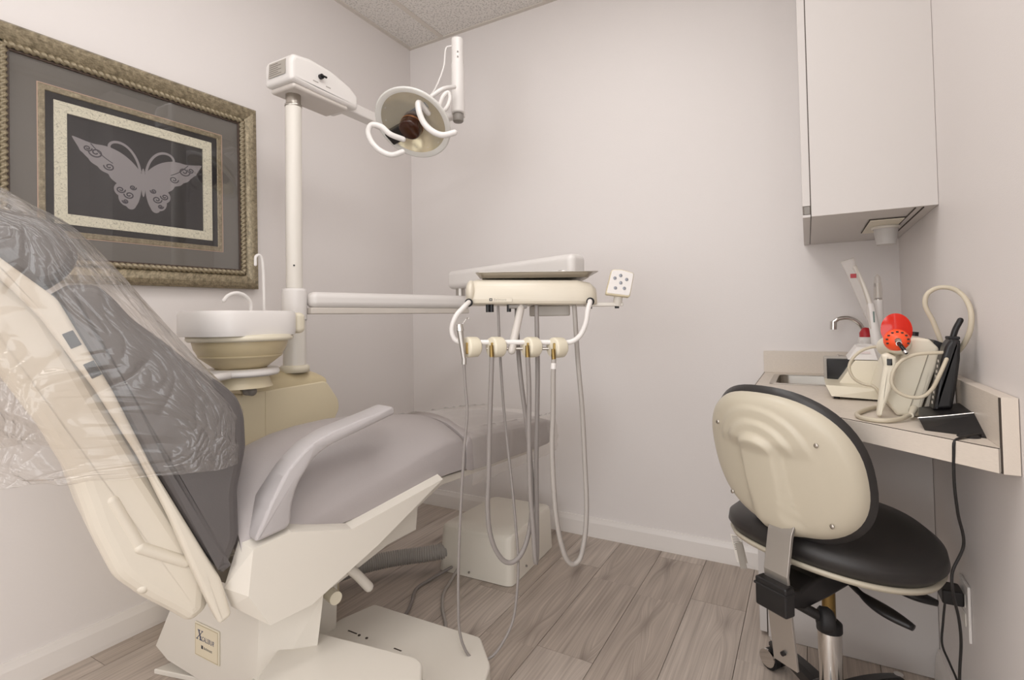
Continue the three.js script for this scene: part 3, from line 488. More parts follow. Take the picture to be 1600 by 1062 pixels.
  for (const [x, w] of [[-1.128, 0.034], [-0.963, 0.026]]) mesh('base_slot', W(rb(w, 0.001, 0.004, 0.0004).translate(x, 0.1003, -1.066)), mat.seam, c);
  for (const x of [-1.1, -1.072]) mesh('base_screw', W(new THREE.CylinderGeometry(0.004, 0.004, 0.002, 14).translate(x, 0.1005, -1.064)), mat.seam, c);
  mesh('floor_plate', W(flat([[-1.6, -0.79], [-1.4, -0.84], [-1.2, -0.9], [-1.2, -1.15], [-1.5, -1.15], [-1.56, -0.95]], 0.0, 0.014, 0.003)), mat.chairWhite, c);
}
// plastic film over the chair back
{
  const t = thing('plastic_chair_sleeve', 'clear crinkled plastic sleeve pulled over the chair back and head rest', 'plastic sleeve', [-1.078, 0, -0.66], 74.4 * D2R);
  const Fp = [[0.064, 0.655], [0.07, 0.7], [0.068, 0.775], [-0.03, 0.905], [-0.13, 1.03], [-0.235, 1.158], [-0.29, 1.193], [-0.37, 1.24], [-0.44, 1.275], [-0.475, 1.27]];
  const Bp = [[-0.39, 0.7], [-0.4, 0.73], [-0.405, 0.79], [-0.43, 0.87], [-0.455, 0.95], [-0.475, 1.03], [-0.482, 1.09], [-0.488, 1.15], [-0.492, 1.2], [-0.488, 1.23]];
  const fc = curve(Fp.map(([a, b]) => [a, b, 0])), bc = curve(Bp.map(([a, b]) => [a, b, 0])), rings = [], NS = 150, NR = 220;
  for (let i = 0; i <= NS; i++) {
    const s = i / NS, f = fc.getPoint(s), b = bc.getPoint(s), r = [], zc = -0.23, narrow = 1 - 0.35 * THREE.MathUtils.smoothstep(s, 0.55, 1);
    for (let j = 0; j < NR; j++) {
      const th = j / NR * Math.PI * 2, ct = Math.cos(th), st = Math.sin(th), e = 0.42;
      const q = Math.sign(ct) * Math.pow(Math.abs(ct), e), w = Math.sign(st) * Math.pow(Math.abs(st), e);
      let x = 0.5 * (1 + q), z = zc + w * 0.228 * narrow;
      let px = b.x + (f.x - b.x) * x, py = b.y + (f.y - b.y) * x;
      const along = px * 0.55 + py * 0.83, across = px * 0.83 - py * 0.55;
      const fold = (1 - Math.abs(nz(along * 9 + across * 2.5, across * 2.2 - along, z * 3))) ** 3, fine = (1 - Math.abs(nz(along * 26 + across * 6, across * 5, z * 9))) ** 4, big = nz(px * 5, py * 5, z * 4 + 3);
      const a = (0.013 * (fold - 0.45) + 0.006 * (fine - 0.4) + 0.012 * big) * (1.0 + 0.9 * (1 - s) * (x < 0.45 ? 1 : 0));
      const back = x < 0.5 ? 1 : 0.55; const hem = s < 0.04 ? 0.012 * nz(px * 14, z * 14) : 0;
      px += q * a * back; z += w * Math.max(a, -0.006) * 0.9 * back + (w > 0 ? 0.004 : -0.004); py += hem + 0.3 * a * (1 - Math.abs(w));
      r.push([px, py, z]);
    }
    rings.push(r);
  }
  mesh('film', loft(rings, { cap0: false, cap1: true, crease: 0 }), mat.sleeve, t);
}
// plastic film over the toe end
{
  const t = thing('plastic_toe_cover', 'clear plastic cover over the foot end of the chair', 'plastic cover', [-1.078, 0, -0.66], 74.4 * D2R);
  const rings = [], us = []; for (let i = 0; i <= 60; i++) us.push(0.7 + 0.42 * i / 60);
  for (const u of us) {
    const s = (u - 0.7) / 0.42, crest = 0.657 - 0.045 * s, ridge = 0.607 - 0.002 * s, low = 0.487 + 0.012 * s - 0.02 * (1 - s) * (1 - s), za = -0.02 - Math.max(0, u - 1.05) * 0.25, zb = -0.44 + Math.max(0, u - 1.0) * 0.42, w = za - zb, r = [];
    const h = crest - ridge, P = [[-0.01, low - 0.008], [-0.022, low * 0.6 + ridge * 0.4], [-0.005, ridge - 0.008], [0.03, ridge + 0.014], [0.13, ridge + h * 0.5], [0.25, ridge + h * 0.82], [0.38, ridge + h * 0.96], [0.5, crest]], Q = [];
    for (let k = 0; k + 1 < P.length; k++) for (let m = 0; m < 6; m++) Q.push([P[k][0] + (P[k + 1][0] - P[k][0]) * m / 6, P[k][1] + (P[k + 1][1] - P[k][1]) * m / 6]);
    const wr = (f, y, sd) => { const a = (1 - Math.abs(nz(u * 22 + y * 12, y * 16 + sd, f * 4))) ** 3 * 0.008 * (f < 0.08 ? 1 : 0.06); return a; };
    for (const [f, y] of Q) r.push([u, y + (f > 0.05 ? wr(f, y, 0) : 0), za - w * f + (f < 0.08 ? wr(f, y, 0) : 0)]);
    for (const [f, y] of [...Q, P[7]].reverse()) r.push([u, y + (f > 0.05 ? wr(f, y, 7) : 0), za - w * (1 - f) - (f < 0.08 ? wr(f, y, 7) : 0)]);
    rings.push(r);
  }
  mesh('film', loft(rings, { closed: false, cap0: false, cap1: false, crease: 0 }), mat.film, t);
}

// ------------------------------------------------------------------ cuspidor unit
{
  const t = thing('cuspidor_unit', 'beige cuspidor cabinet with a spittoon bowl beyond the dental chair', 'cuspidor', [-1.64, 0, -1.1]);
  // x: +0.18 near face, z: -0.225 .. 0.2
  mesh('body', ext(shapeOf([[-0.225, 0.0], [0.145, 0.0], [0.145, 0.756], [-0.17, 0.763], [-0.225, 0.69], [-0.228, 0.655], [-0.21, 0.63]].map(([z, y]) => [-z, y]), 0.02), -0.18, 0.18, 0.006).rotateY(Math.PI / 2), mat.tan, t);
  mesh('panel_seam', bx(0.1798, 0.1806, 0.2, 0.755, 0.064, 0.0655, 0), mat.tanDark, t);
  const rings = []; for (let i = 0; i <= 24; i++) { const z = -0.172 + 0.316 * i / 24, k = Math.sin(Math.PI * (0.08 + 0.84 * Math.pow(i / 24, 0.8))), top = 0.764 + 0.052 * Math.pow(k, 0.6), y0 = 0.757, r = []; for (let j = 0; j <= 18; j++) { const a = Math.PI * j / 18, c = Math.cos(a), s = Math.sin(a); r.push([0.178 * Math.sign(c) * Math.pow(Math.abs(c), 0.5), y0 + (top - y0) * Math.pow(s, 0.8), z]); } rings.push(r); }
  mesh('top_cap', loft(rings.reverse(), { crease: 0.8 }), mat.tanDark, t);
  mesh('side_knob', new THREE.CapsuleGeometry(0.014, 0.025, 6, 16).rotateZ(Math.PI / 2).translate(0.19, 0.764, 0.125), mat.grey, t);
  const bo = [0.19, 0, 0.15], at = (g) => g.translate(...bo);
  mesh('neck', at(lathe([[0.085, 0.78], [0.08, 0.792], [0.07, 0.82], [0.07, 0.835]])), mat.tan, t);
  mesh('swing_ring', at(lathe([[0.07, 0.814], [0.1, 0.814], [0.104, 0.822], [0.1, 0.834], [0.07, 0.834]])), mat.whiteCool, t);
  mesh('swing_arm', tube([[0.24, 0.824, 0.2], [0.262, 0.822, 0.26], [0.27, 0.815, 0.33]], 0.011).scale(1, 1, 1), mat.whiteCool, t);
  const bowl = mesh('bowl', at(lathe([[0, 0.834], [0.062, 0.834], [0.072, 0.839], [0.106, 0.866], [0.122, 0.893], [0.128, 0.917], [0.124, 0.917], [0.1, 0.87], [0, 0.85]], 56)), mat.tanDark, t);
  mesh('bowl_step', at(lathe([[0.1, 0.8645], [0.1085, 0.867], [0.1125, 0.8735], [0.108, 0.8735]], 56)), mat.tanDark, bowl);
  mesh('rim', at(lathe([[0.118, 0.914], [0.136, 0.914], [0.142, 0.92], [0.14, 0.932], [0.118, 0.934]], 56)), mat.cream, t);
  const wallRing = (k, y) => shapeOf([[-0.125 * k, -0.135 * k], [0.125 * k, -0.135 * k], [0.125 * k, 0.15 * k], [-0.125 * k, 0.15 * k]], 0.1).getPoints(10).map(p => [p.x + bo[0], y, p.y + bo[2]]);
  mesh('splash_guard', loft([wallRing(0.985, 0.93), wallRing(1, 0.94), wallRing(1, 0.99), wallRing(0.97, 1.0), wallRing(0.9, 0.997), wallRing(0.84, 0.96), wallRing(0.4, 0.94)], { crease: 1.0 }), mat.whiteCool, t);
  mesh('side_guard', bx(0.1, 0.28, 0.932, 0.996, -0.008, 0.026, 0.015), mat.cream, t);
  mesh('bowl_spout', tube([[0.205, 0.99, 0.13], [0.205, 1.025, 0.13], [0.205, 1.046, 0.148], [0.205, 1.053, 0.175], [0.205, 1.044, 0.2], [0.205, 1.03, 0.212]], 0.0055), mat.whiteCool, t);
  mesh('cup_filler', tube([[0.205, 0.99, 0.085], [0.205, 1.14, 0.0895], [0.205, 1.163, 0.094], [0.205, 1.17, 0.102], [0.205, 1.165, 0.112], [0.205, 1.14, 0.114]], 0.0045), mat.whiteCool, t);
}
const PX = -1.5, PZ = -1.173;
{
  const t = thing('unit_post', 'tall white post rising from the cuspidor unit', 'post', [PX, 0, PZ]);
  mesh('base_flange', lathe([[0.03, 0.8], [0.047, 0.8], [0.047, 0.818], [0.04, 0.824], [0.03, 0.824]]), mat.cream, t);
  mesh('lower_sleeve', lathe([[0.0365, 0.8], [0.0365, 0.97], [0.025, 0.97]]), mat.white, t);
  mesh('pivot_collar', lathe([[0.03, 0.972], [0.039, 0.972], [0.04, 0.978], [0.04, 1.07], [0.037, 1.078], [0.028, 1.08]]), mat.whiteCool, t);
  mesh('pole', lathe([[0.0262, 0.97], [0.0262, 1.7], [0, 1.7]]), mat.white, t);
  mesh('top_ring', lathe([[0.0262, 1.694], [0.0278, 1.696], [0.0278, 1.702], [0.024, 1.704], [0.0245, 1.76], [0, 1.76]]), mat.steel, t);
  mesh('set_screw', rod([0.02, 1.155, 0.016], [0.022, 1.155, 0.018], 0.003), mat.black, t);
}
{
  const t = thing('lamp_arm', 'white lamp arm with a switch housing on top of the post', 'lamp arm', [PX, 1.75, PZ]);
  const g = ext(shapeOf([[-0.06, 0.004], [0.05, 0.0], [0.23, 0.0], [0.232, 0.05], [0.19, 0.076], [0.11, 0.098], [0.02, 0.104], [-0.05, 0.094], [-0.062, 0.07]], 0.012), -0.068, 0.068, 0.014); g.rotateY(Math.PI / 2); // profile x -> -z
  mesh('housing', g, mat.whiteCool, t);
  mesh('bottom_tray', bx(-0.058, 0.058, -0.014, 0.004, -0.19, 0.045, 0.008), M(0xcfc7c0, 0.4), t);
  mesh('bar', bx(-0.026, 0.026, 0.006, 0.046, -0.52, -0.2, 0.006), mat.whiteCool, t);
  const kn = mesh('switch_knob', rod([0.067, 0.055, -0.055], [0.079, 0.055, -0.055], 0.0085), mat.black, t);
  mesh('knob_pointer', rb(0.006, 0.006, 0.02, 0.002, 0.081, 0.056, -0.063), mat.black, kn);
  for (const [z, w] of [[-0.025, 0.022], [-0.08, 0.02]]) mesh('switch_print', bx(0.0678, 0.0684, 0.03, 0.034, z - w, z, 0), M(0xaaa39d, 0.6), t);
  const tx = canvas(256, 160, (c, w, h) => { c.fillStyle = '#aca59c'; c.fillRect(0, 0, w, h); c.fillStyle = '#777069'; for (let i = 0; i < 6; i++) c.fillRect(14, 16 + i * 23, 120 + ((i * 53) % 100), 9); });
  planeAt(0.085, 0.05, 'rating_label', M(0xffffff, 0.6, { map: tx }), t, [0.0, 0.052, 0.0625], [-0.07, 0, 0]);
  mesh('rear_link', rod([0, 0.026, -0.5], [0.3, 0.06, -0.585], 0.018), mat.whiteCool, t);
}
{
  const cpos = [-1.226, 1.682, -1.469], n = V([0.106, -0.777, 0.621]).normalize();
  const t = thing('dental_lamp', 'round dental operating lamp with white handles hanging in the corner', 'dental lamp', cpos);
  let xa = V([0.862, -0.36, -0.36]); xa.addScaledVector(n, -xa.dot(n)).normalize(); const ya = n.clone().cross(xa);
  const basis = new THREE.Matrix4().makeBasis(xa, ya, n), q = (g) => g.applyMatrix4(basis);
  const up = (g) => { g.rotateX(Math.PI / 2); return q(g); };   // lathe axis y -> local z (the way it shines)
  mesh('reflector', up(lathe([[0, -0.062], [0.04, -0.058], [0.085, -0.038], [0.118, -0.012], [0.128, 0.004], [0.13, 0.003], [0.12, -0.016], [0.086, -0.042], [0.04, -0.062], [0, -0.066]], 14)), M(0xf6ecca, 0.18, { metalness: 0.5, side: THREE.DoubleSide }), t);
  mesh('clear_shield', up(lathe([[0, 0.006], [0.06, 0.0055], [0.126, 0.003]], 48)), mat.film, t);
  mesh('rim', up(lathe([[0.112, -0.016], [0.126, -0.008], [0.14, 0.0], [0.142, 0.006], [0.136, 0.01], [0.12, 0.004]], 64)), M(0xf2f0ec, 0.2, { transmission: 0.25, thickness: 0 }), t);
  mesh('dichroic_panel', q(rb(0.026, 0.1, 0.002, 0.0008, 0, 0, -0.026).rotateZ(-0.85).translate(0.005, 0.035, 0)), M(0x8aa7c8, 0.08, { metalness: 0.8 }), t);
  const hb = mesh('bulb_holder', q(rb(0.052, 0.13, 0.034, 0.006, 0, -0.05, 0.014).rotateZ(-0.85)), mat.black, t);
  mesh('bulb_cap', up(lathe([[0, 0.05], [0.034, 0.05], [0.04, 0.043], [0.042, -0.01], [0.034, -0.02], [0, -0.02]], 32)), M(0x3a1c0e, 0.12), hb);
  mesh('cap_band', up(lathe([[0.0418, 0.014], [0.043, 0.016], [0.043, 0.02], [0.0416, 0.022]], 32)), M(0x9a6a48, 0.3, { metalness: 0.6 }), hb);
  mesh('back_housing', up(lathe([[0, -0.1], [0.05, -0.1], [0.07, -0.09], [0.09, -0.05], [0.1, -0.034], [0.06, -0.052], [0, -0.07]], 40)), mat.whiteCool, t);
  const rel = (pts) => pts.map(p => [p[0] - cpos[0], p[1] - cpos[1], p[2] - cpos[2]]);
  const flatTube = (pts, r) => tube(rel(pts), r, 70, 12);
  mesh('handle', flatTube([[-1.215, 1.6, -1.4], [-1.239, 1.611, -1.36], [-1.261, 1.635, -1.34], [-1.288, 1.64, -1.321], [-1.298, 1.616, -1.316], [-1.288, 1.581, -1.323], [-1.264, 1.552, -1.337], [-1.23, 1.536, -1.357], [-1.197, 1.546, -1.375]], 0.0095), mat.whiteCool, t);
  mesh('handle', flatTube([[-1.15, 1.7, -1.46], [-1.152, 1.719, -1.41], [-1.143, 1.682, -1.401], [-1.129, 1.642, -1.41], [-1.103, 1.613, -1.426], [-1.074, 1.601, -1.442], [-1.04, 1.609, -1.462]], 0.0105), mat.whiteCool, t);
  mesh('yoke', flatTube([[-1.2, 1.745, -1.5], [-1.233, 1.775, -1.52], [-1.202, 1.796, -1.537], [-1.168, 1.828, -1.565], [-1.165, 1.866, -1.64]], 0.0085), mat.whiteCool, t);
  mesh('yoke', flatTube([[-1.166, 1.735, -1.536], [-1.15, 1.791, -1.548], [-1.14, 1.81, -1.565], [-1.135, 1.791, -1.57], [-1.143, 1.753, -1.56], [-1.162, 1.728, -1.545]], 0.008), mat.whiteCool, t);
  const tubeC = [-1.19, -1.7];
  mesh('drop_tube', lathe([[0, -0.14], [0.024, -0.14], [0.0262, -0.13], [0.0262, 0.06], [0.024, 0.062], [0.024, 0.158], [0.022, 0.164], [0, 0.164]], 32).translate(tubeC[0] - cpos[0], 1.925 - cpos[1], tubeC[1] - cpos[2]), mat.whiteCool, t);
  mesh('end_cap', lathe([[0, -0.172], [0.018, -0.172], [0.021, -0.168], [0.021, -0.139], [0, -0.139]], 24).translate(tubeC[0] - cpos[0], 1.925 - cpos[1], tubeC[1] - cpos[2]), mat.grey, t);
  for (const y of [0.1, 0.08]) mesh('tube_screw', rod([tubeC[0] - cpos[0] + 0.014, 1.925 - cpos[1] + y, tubeC[1] - cpos[2] + 0.018], [tubeC[0] - cpos[0] + 0.0165, 1.925 - cpos[1] + y, tubeC[1] - cpos[2] + 0.021], 0.003), mat.grey, t);
  mesh('cable', flatTube([[-1.205, 2.055, -1.68], [-1.222, 2.05, -1.672], [-1.228, 1.97, -1.66], [-1.24, 1.87, -1.62], [-1.235, 1.8, -1.56]], 0.0035), mat.whiteCool, t);
}
{
  const t = thing('delivery_boom', 'white two-part swing arm reaching from the post to the instrument unit', 'swing arm', [PX, 0, PZ]);
  const seg = (a, b, h, w, y, r) => { const d = Math.hypot(b[0] - a[0], b[1] - a[1]), g = rb(d, h, w, r, 0, 0, 0, 4); g.rotateY(-Math.atan2(b[1] - a[1], b[0] - a[0])); g.translate((a[0] + b[0]) / 2, y, (a[1] + b[1]) / 2); return g; };
  const e = [0.21, -0.67];
  mesh('lower_arm', seg([0.03, -0.03], [e[0] + 0.02, e[1] - 0.03], 0.055, 0.06, 1.041, 0.022), mat.whiteCool, t);
  mesh('arm_rail', seg([0.03, -0.03], [e[0] + 0.01, e[1] - 0.02], 0.022, 0.052, 1.004, 0.004), M(0xcfc7be, 0.35), t);
  mesh('elbow_pin', rod([e[0], 1.06, e[1]], [e[0], 1.1, e[1]], 0.02), mat.brushed, t);
  const end = [0.845, -0.45];
  const g = seg([e[0] - 0.05, e[1] - 0.02], end, 0.078, 0.075, 0, 0.022), p = g.attributes.position; for (let i = 0; i < p.count; i++) { const f = (p.getX(i) - e[0] + 0.05) / (end[0] - e[0] + 0.05); p.setY(i, p.getY(i) + 1.138 + 0.003 * f); }
  g.computeVertexNormals(); mesh('upper_arm', g, mat.whiteCool, t);
  mesh('head_mount', rod([end[0] - 0.05, 1.02, end[1] + 0.06], [end[0] - 0.05, 1.11, end[1] + 0.01], 0.03), mat.brushed, t);
}

// ------------------------------------------------------------------ instrument delivery unit
const YAW = 29.4 * D2R, DO = [-0.691, 0, -1.331];
{
  const t = thing('delivery_unit', 'cream instrument delivery head with four handpiece holders', 'delivery unit', DO, YAW);
  const pr = [[0.085, 1.004], [0.086, 1.03], [0.08, 1.055], [0.062, 1.072], [-0.14, 1.078], [-0.16, 1.06], [-0.16, 1.004]];   // z, y
  const secs = [[-0.181, 0.5, 0.4], [-0.178, 0.8, 0.75], [-0.168, 0.93, 0.93], [-0.145, 1, 1], [0.13, 1, 1], [0.165, 0.94, 0.9], [0.182, 0.8, 0.7], [0.188, 0.5, 0.4]];
  const shp = shapeOf(pr, 0.022).getPoints(6);
  const headM = M(0xd6cdbc, 0.33);
  mesh('head_body', loft(secs.map(([x, kz, ky]) => shp.map(p => [x, 1.004 + (p.y - 1.004) * ky - x * 0.02, -0.03 + (p.x + 0.03) * kz])), { crease: 0.9 }), headM, t);
  mesh('end_bulge', new THREE.SphereGeometry(0.03, 24, 16).scale(0.55, 1.15, 1.6).translate(-0.163, 1.04, 0.045), headM, t);
  const logo = canvas(512, 96, (g, w, h) => { g.fillStyle = '#d6cdbc'; g.fillRect(0, 0, w, h); g.fillStyle = '#33302c'; g.fillRect(6, 14, 68, 68); g.fillStyle = '#d6cdbc'; g.fillRect(28, 34, 24, 28); g.fillStyle = '#8b8375'; g.font = '76px sans-serif'; g.fillText('Belmont', 100, 76); });
  planeAt(0.062, 0.0105, 'logo_print', M(0xffffff, 0.4, { map: logo }), t, [-0.082, 1.0175, 0.0875], [0, 0, -0.02]);
  mesh('under_block', bx(0.0, 0.115, 0.972, 1.002, -0.06, 0.0, 0.004), M(0xb9b2aa, 0.4), t);
  mesh('under_plate', bx(-0.06, -0.01, 0.994, 1.004, 0.02, 0.07, 0.002), mat.grey, t);
  for (const x of [-0.118, -0.108, -0.06]) mesh('hose_port', rod([x, 0.985, 0.05], [x, 1.006, 0.05], 0.006), mat.black, t);
  // holder bar
  mesh('holder_bar', tube([[-0.168, 1.012, 0.085], [-0.178, 1.0, 0.108], [-0.2, 0.974, 0.119], [-0.211, 0.939, 0.118], [-0.203, 0.914, 0.117], [-0.185, 0.905, 0.117], [-0.121, 0.905, 0.117], [0.065, 0.902, 0.117], [0.104, 0.903, 0.117], [0.126, 0.918, 0.117], [0.142, 0.95, 0.118], [0.149, 0.984, 0.114], [0.157, 1.005, 0.1], [0.16, 1.01, 0.08]], 0.0068, 140, 14), mat.whiteCool, t);
  for (const p of [[-0.168, 1.011, 0.085], [0.161, 1.009, 0.082]]) mesh('bar_socket', new THREE.TorusGeometry(0.0085, 0.0026, 10, 20).translate(...p), mat.rubber, t);
  mesh('bar_support', tube([[-0.026, 1.0, 0.06], [-0.038, 0.95, 0.088], [-0.05, 0.902, 0.11], [-0.054, 0.882, 0.117]], 0.0105, 40, 14), M(0xc9c2bb, 0.35), t);
  mesh('lower_rod', rod([-0.12, 0.888, 0.112], [0.07, 0.885, 0.112], 0.004), mat.steel, t);
  [[-0.165, 0.893], [-0.1, 0.892], [-0.007, 0.89], [0.061, 0.888]].forEach(([x, y], i) => {
    const g = new THREE.CylinderGeometry(0.0265, 0.0265, 0.034, 32, 1); const hs = lathe([[0, -0.019], [0.022, -0.019], [0.0265, -0.014], [0.0275, 0.012], [0.024, 0.019], [0, 0.02]], 36); hs.rotateZ(Math.PI / 2); hs.rotateY(0.55); hs.translate(x + 0.006, y, 0.117);
    const h = mesh('holder', hs, mat.cream, t); mesh('holder_slot', rb(0.008, 0.03, 0.004, 0.002, x - 0.004, y - 0.002, 0.1395), mat.brass, h);
  });
  // keypad on its bracket
  const kp = mesh('keypad', ext(shapeOf([[-0.036, -0.034], [0.03, -0.034], [0.036, 0.034], [0.0, 0.04], [-0.026, 0.036]], 0.006), -0.011, 0.011, 0.004), mat.tan, t); kp.position.set(0.243, 1.055, 0.07); kp.rotation.set(-0.12, 0, -0.14);
  mesh('keypad_face', ext(shapeOf([[-0.034, -0.03], [0.028, -0.03], [0.034, 0.032], [0.0, 0.0375], [-0.025, 0.034]], 0.006), 0.0085, 0.0125, 0.001), mat.whiteCool, kp);
  for (const [x, y] of [[-0.001, 0.022], [-0.016, 0.013], [0.016, 0.013], [0.001, 0.002], [-0.012, -0.014], [0.012, -0.012]]) mesh('key', lathe([[0, 0.0015], [0.0042, 0.0015], [0.0048, 0]], 18).rotateX(Math.PI / 2).translate(x, y, 0.0123), M(0x8e9096, 0.3, { metalness: 0.3 }), kp);
  mesh('keypad_bracket', bx(0.15, 0.255, 0.996, 1.006, 0.03, 0.06, 0.003), mat.white, t);
  for (const x of [0.165, 0.24]) mesh('bracket_screw', rod([x, 0.99, 0.045], [x, 0.998, 0.045], 0.006), mat.black, t);
  mesh('keypad_stem', rod([0.24, 1.0, 0.05], [0.242, 1.03, 0.062], 0.012), mat.white, t);
}
{
  const t = thing('instrument_tray', 'empty stainless steel tray lying on the delivery head', 'tray', [DO[0], 1.0785, DO[2]], YAW);
  const rr = (x0, x1, z0, z1, y, r) => shapeOf([[x0, z0], [x1, z0], [x1, z1], [x0, z1]], r).getPoints(6).map(p => [p.x, y + p.x * -0.004, p.y]);
  mesh('pan', loft([rr(-0.135, 0.165, -0.15, 0.05, 0, 0.02), rr(-0.139, 0.17, -0.155, 0.057, 0.006, 0.02), rr(-0.143, 0.178, -0.16, 0.064, 0.014, 0.02), rr(-0.151, 0.189, -0.168, 0.071, 0.0155, 0.02), rr(-0.151, 0.189, -0.168, 0.071, 0.0145, 0.02), rr(-0.142, 0.177, -0.159, 0.063, 0.0135, 0.02), rr(-0.136, 0.168, -0.152, 0.055, 0.0045, 0.02), rr(-0.13, 0.16, -0.145, 0.048, 0.0012, 0.02)], { crease: 0.5 }), mat.steel, t);
}
const dpt = (p) => { const m = new THREE.Matrix4().makeRotationY(YAW).setPosition(...DO); return p.map(a => V(a).applyMatrix4(m).toArray()); };
function handHose(name, label, cat, pts, r, m, extra) {
  const t = thing(name, label, cat, DO, YAW); mesh('hose', tube(pts, r, 220, 12), m, t); if (extra) extra(t); return t;
}
handHose('air_water_syringe', 'slim metal air and water syringe in the leftmost holder with a long thin hose', 'syringe', [[-0.1775, 0.85, 0.146], [-0.175, 0.795, 0.146], [-0.171, 0.728, 0.145], [-0.181, 0.627, 0.14], [-0.191, 0.492, 0.136], [-0.199, 0.357, 0.133], [-0.202, 0.239, 0.13], [-0.2, 0.163, 0.128], [-0.189, 0.121, 0.127], [-0.171, 0.094, 0.126], [-0.147, 0.085, 0.126], [-0.117, 0.096, 0.124], [-0.086, 0.133, 0.12], [-0.063, 0.178, 0.115], [-0.052, 0.237, 0.11], [-0.046, 0.321, 0.102], [-0.051, 0.422, 0.1], [-0.059, 0.524, 0.095], [-0.069, 0.625, 0.09], [-0.078, 0.726, 0.085], [-0.083, 0.811, 0.08], [-0.087, 0.895, 0.07], [-0.09, 1.0, 0.05]], 0.0036, mat.hose, (t) => {
  mesh('grip', rod([-0.177, 0.86, 0.146], [-0.187, 0.938, 0.142], 0.0055, 0.0085), mat.brushed, t);
  mesh('head', rod([-0.1868, 0.936, 0.142], [-0.1885, 0.953, 0.141], 0.0105, 0.0085), mat.chrome, t);
  mesh('nozzle', tube([[-0.186, 0.945, 0.142], [-0.178, 0.957, 0.14], [-0.17, 0.968, 0.14], [-0.165, 0.97, 0.145], [-0.163, 0.966, 0.15]], 0.0012), mat.chrome, t);
  mesh('connector', rod([-0.1765, 0.866, 0.146], [-0.1772, 0.85, 0.146], 0.0062), mat.brushed, t);
});
const coupling = (x, y, m) => (t) => { mesh('coupling', rod([x, y, 0.1465], [x - 0.001, y + 0.03, 0.1455], 0.0062, 0.005), m, t); };
handHose('handpiece_hose', 'grey handpiece hose making a U from the second holder', 'hose', [[-0.1055, 0.868, 0.1465], [-0.109, 0.794, 0.145], [-0.114, 0.693, 0.14], [-0.119, 0.558, 0.135], [-0.123, 0.474, 0.13], [-0.117, 0.406, 0.125], [-0.102, 0.361, 0.12], [-0.081, 0.333, 0.115], [-0.062, 0.328, 0.11], [-0.042, 0.341, 0.105], [-0.025, 0.371, 0.1], [-0.012, 0.422, 0.095], [-0.006, 0.489, 0.09], [-0.009, 0.59, 0.085], [-0.018, 0.692, 0.08], [-0.028, 0.776, 0.075], [-0.034, 0.844, 0.068], [-0.038, 0.93, 0.05], [-0.038, 1.0, 0.03]], 0.0062, mat.hose, coupling(-0.1055, 0.868, mat.brass));
handHose('handpiece_hose', 'grey handpiece hose folded tightly below the third holder', 'hose', [[-0.013, 0.866, 0.1465], [-0.011, 0.793, 0.145], [-0.013, 0.658, 0.14], [-0.012, 0.523, 0.135], [-0.006, 0.421, 0.13], [-0.002, 0.345, 0.125], [0.0, 0.328, 0.118], [0.003, 0.345, 0.109], [0.005, 0.455, 0.105], [0.006, 0.573, 0.1], [0.011, 0.708, 0.09], [0.015, 0.826, 0.08], [0.016, 0.998, 0.06]], 0.0062, mat.hose, coupling(-0.013, 0.866, mat.brass));
handHose('handpiece_hose', 'pale grey handpiece hose making a U from the rightmost holder', 'hose', [[0.054, 0.858, 0.1465], [0.052, 0.82, 0.1465], [0.05, 0.724, 0.142], [0.046, 0.64, 0.14], [0.049, 0.522, 0.137], [0.054, 0.454, 0.135], [0.065, 0.387, 0.13], [0.081, 0.339, 0.125], [0.096, 0.325, 0.12], [0.113, 0.332, 0.113], [0.127, 0.372, 0.107], [0.137, 0.453, 0.1], [0.136, 0.588, 0.09], [0.133, 0.723, 0.08], [0.126, 0.841, 0.07], [0.12, 0.996, 0.06]], 0.0065, mat.hoseLight, (t) => { coupling(0.054, 0.856, mat.brass)(t); mesh('sleeve_ring', rod([0.0525, 0.835, 0.1465], [0.0535, 0.85, 0.1465], 0.0072), mat.whiteCool, t); });

// ------------------------------------------------------------------ junction box and floor tubes
{
  const t = thing('junction_box', 'white utility box on the floor at the back wall', 'utility box', [-1.04, 0, -1.82]);
  const rr = (k, y, r = 0.03) => shapeOf([[-0.235 * k, 0.18 * k], [0.09 * k, 0.17 * k], [0.075 * k, -0.225 * k], [-0.22 * k, -0.21 * k]], r).getPoints(6).map(p => [p.x, y, p.y]);
  mesh('cover', loft([rr(1, 0.002), rr(0.99, 0.02), rr(0.955, 0.155), rr(0.94, 0.17), rr(0.9, 0.177), rr(0.4, 0.178)], { crease: 0.8 }), M(0xeae4d8, 0.4), t);
  mesh('screw', rod([-0.09, 0.02, 0.172], [-0.09, 0.02, 0.178], 0.004), mat.grey, t); mesh('screw', rod([0.084, 0.03, 0.05], [0.09, 0.03, 0.05], 0.004), mat.grey, t);
}
{
  const pts = [[-1.25, 0.07, -1.665], [-1.3, 0.065, -1.618], [-1.36, 0.06, -1.575], [-1.41, 0.06, -1.52], [-1.45, 0.06, -1.46], [-1.48, 0.06, -1.4], [-1.5, 0.06, -1.328]], c = curve(pts), N = 300, g = new THREE.TubeGeometry(c, N, 0.028, 16, false), p = g.attributes.position;
  for (let i = 0; i <= N; i++) { const ctr = c.getPointAt(i / N), k = 1 + 0.06 * Math.sin(i * 2 * Math.PI / 6); for (let j = 0; j <= 16; j++) { const q = i * 17 + j; p.setXYZ(q, ctr.x + (p.getX(q) - ctr.x) * k, ctr.y + (p.getY(q) - ctr.y) * k, ctr.z + (p.getZ(q) - ctr.z) * k); } }
  g.computeVertexNormals(); tag(mesh('corrugated_hose', g, mat.corrugated), 'grey corrugated hose running from the utility box under the chair', 'hose');
}
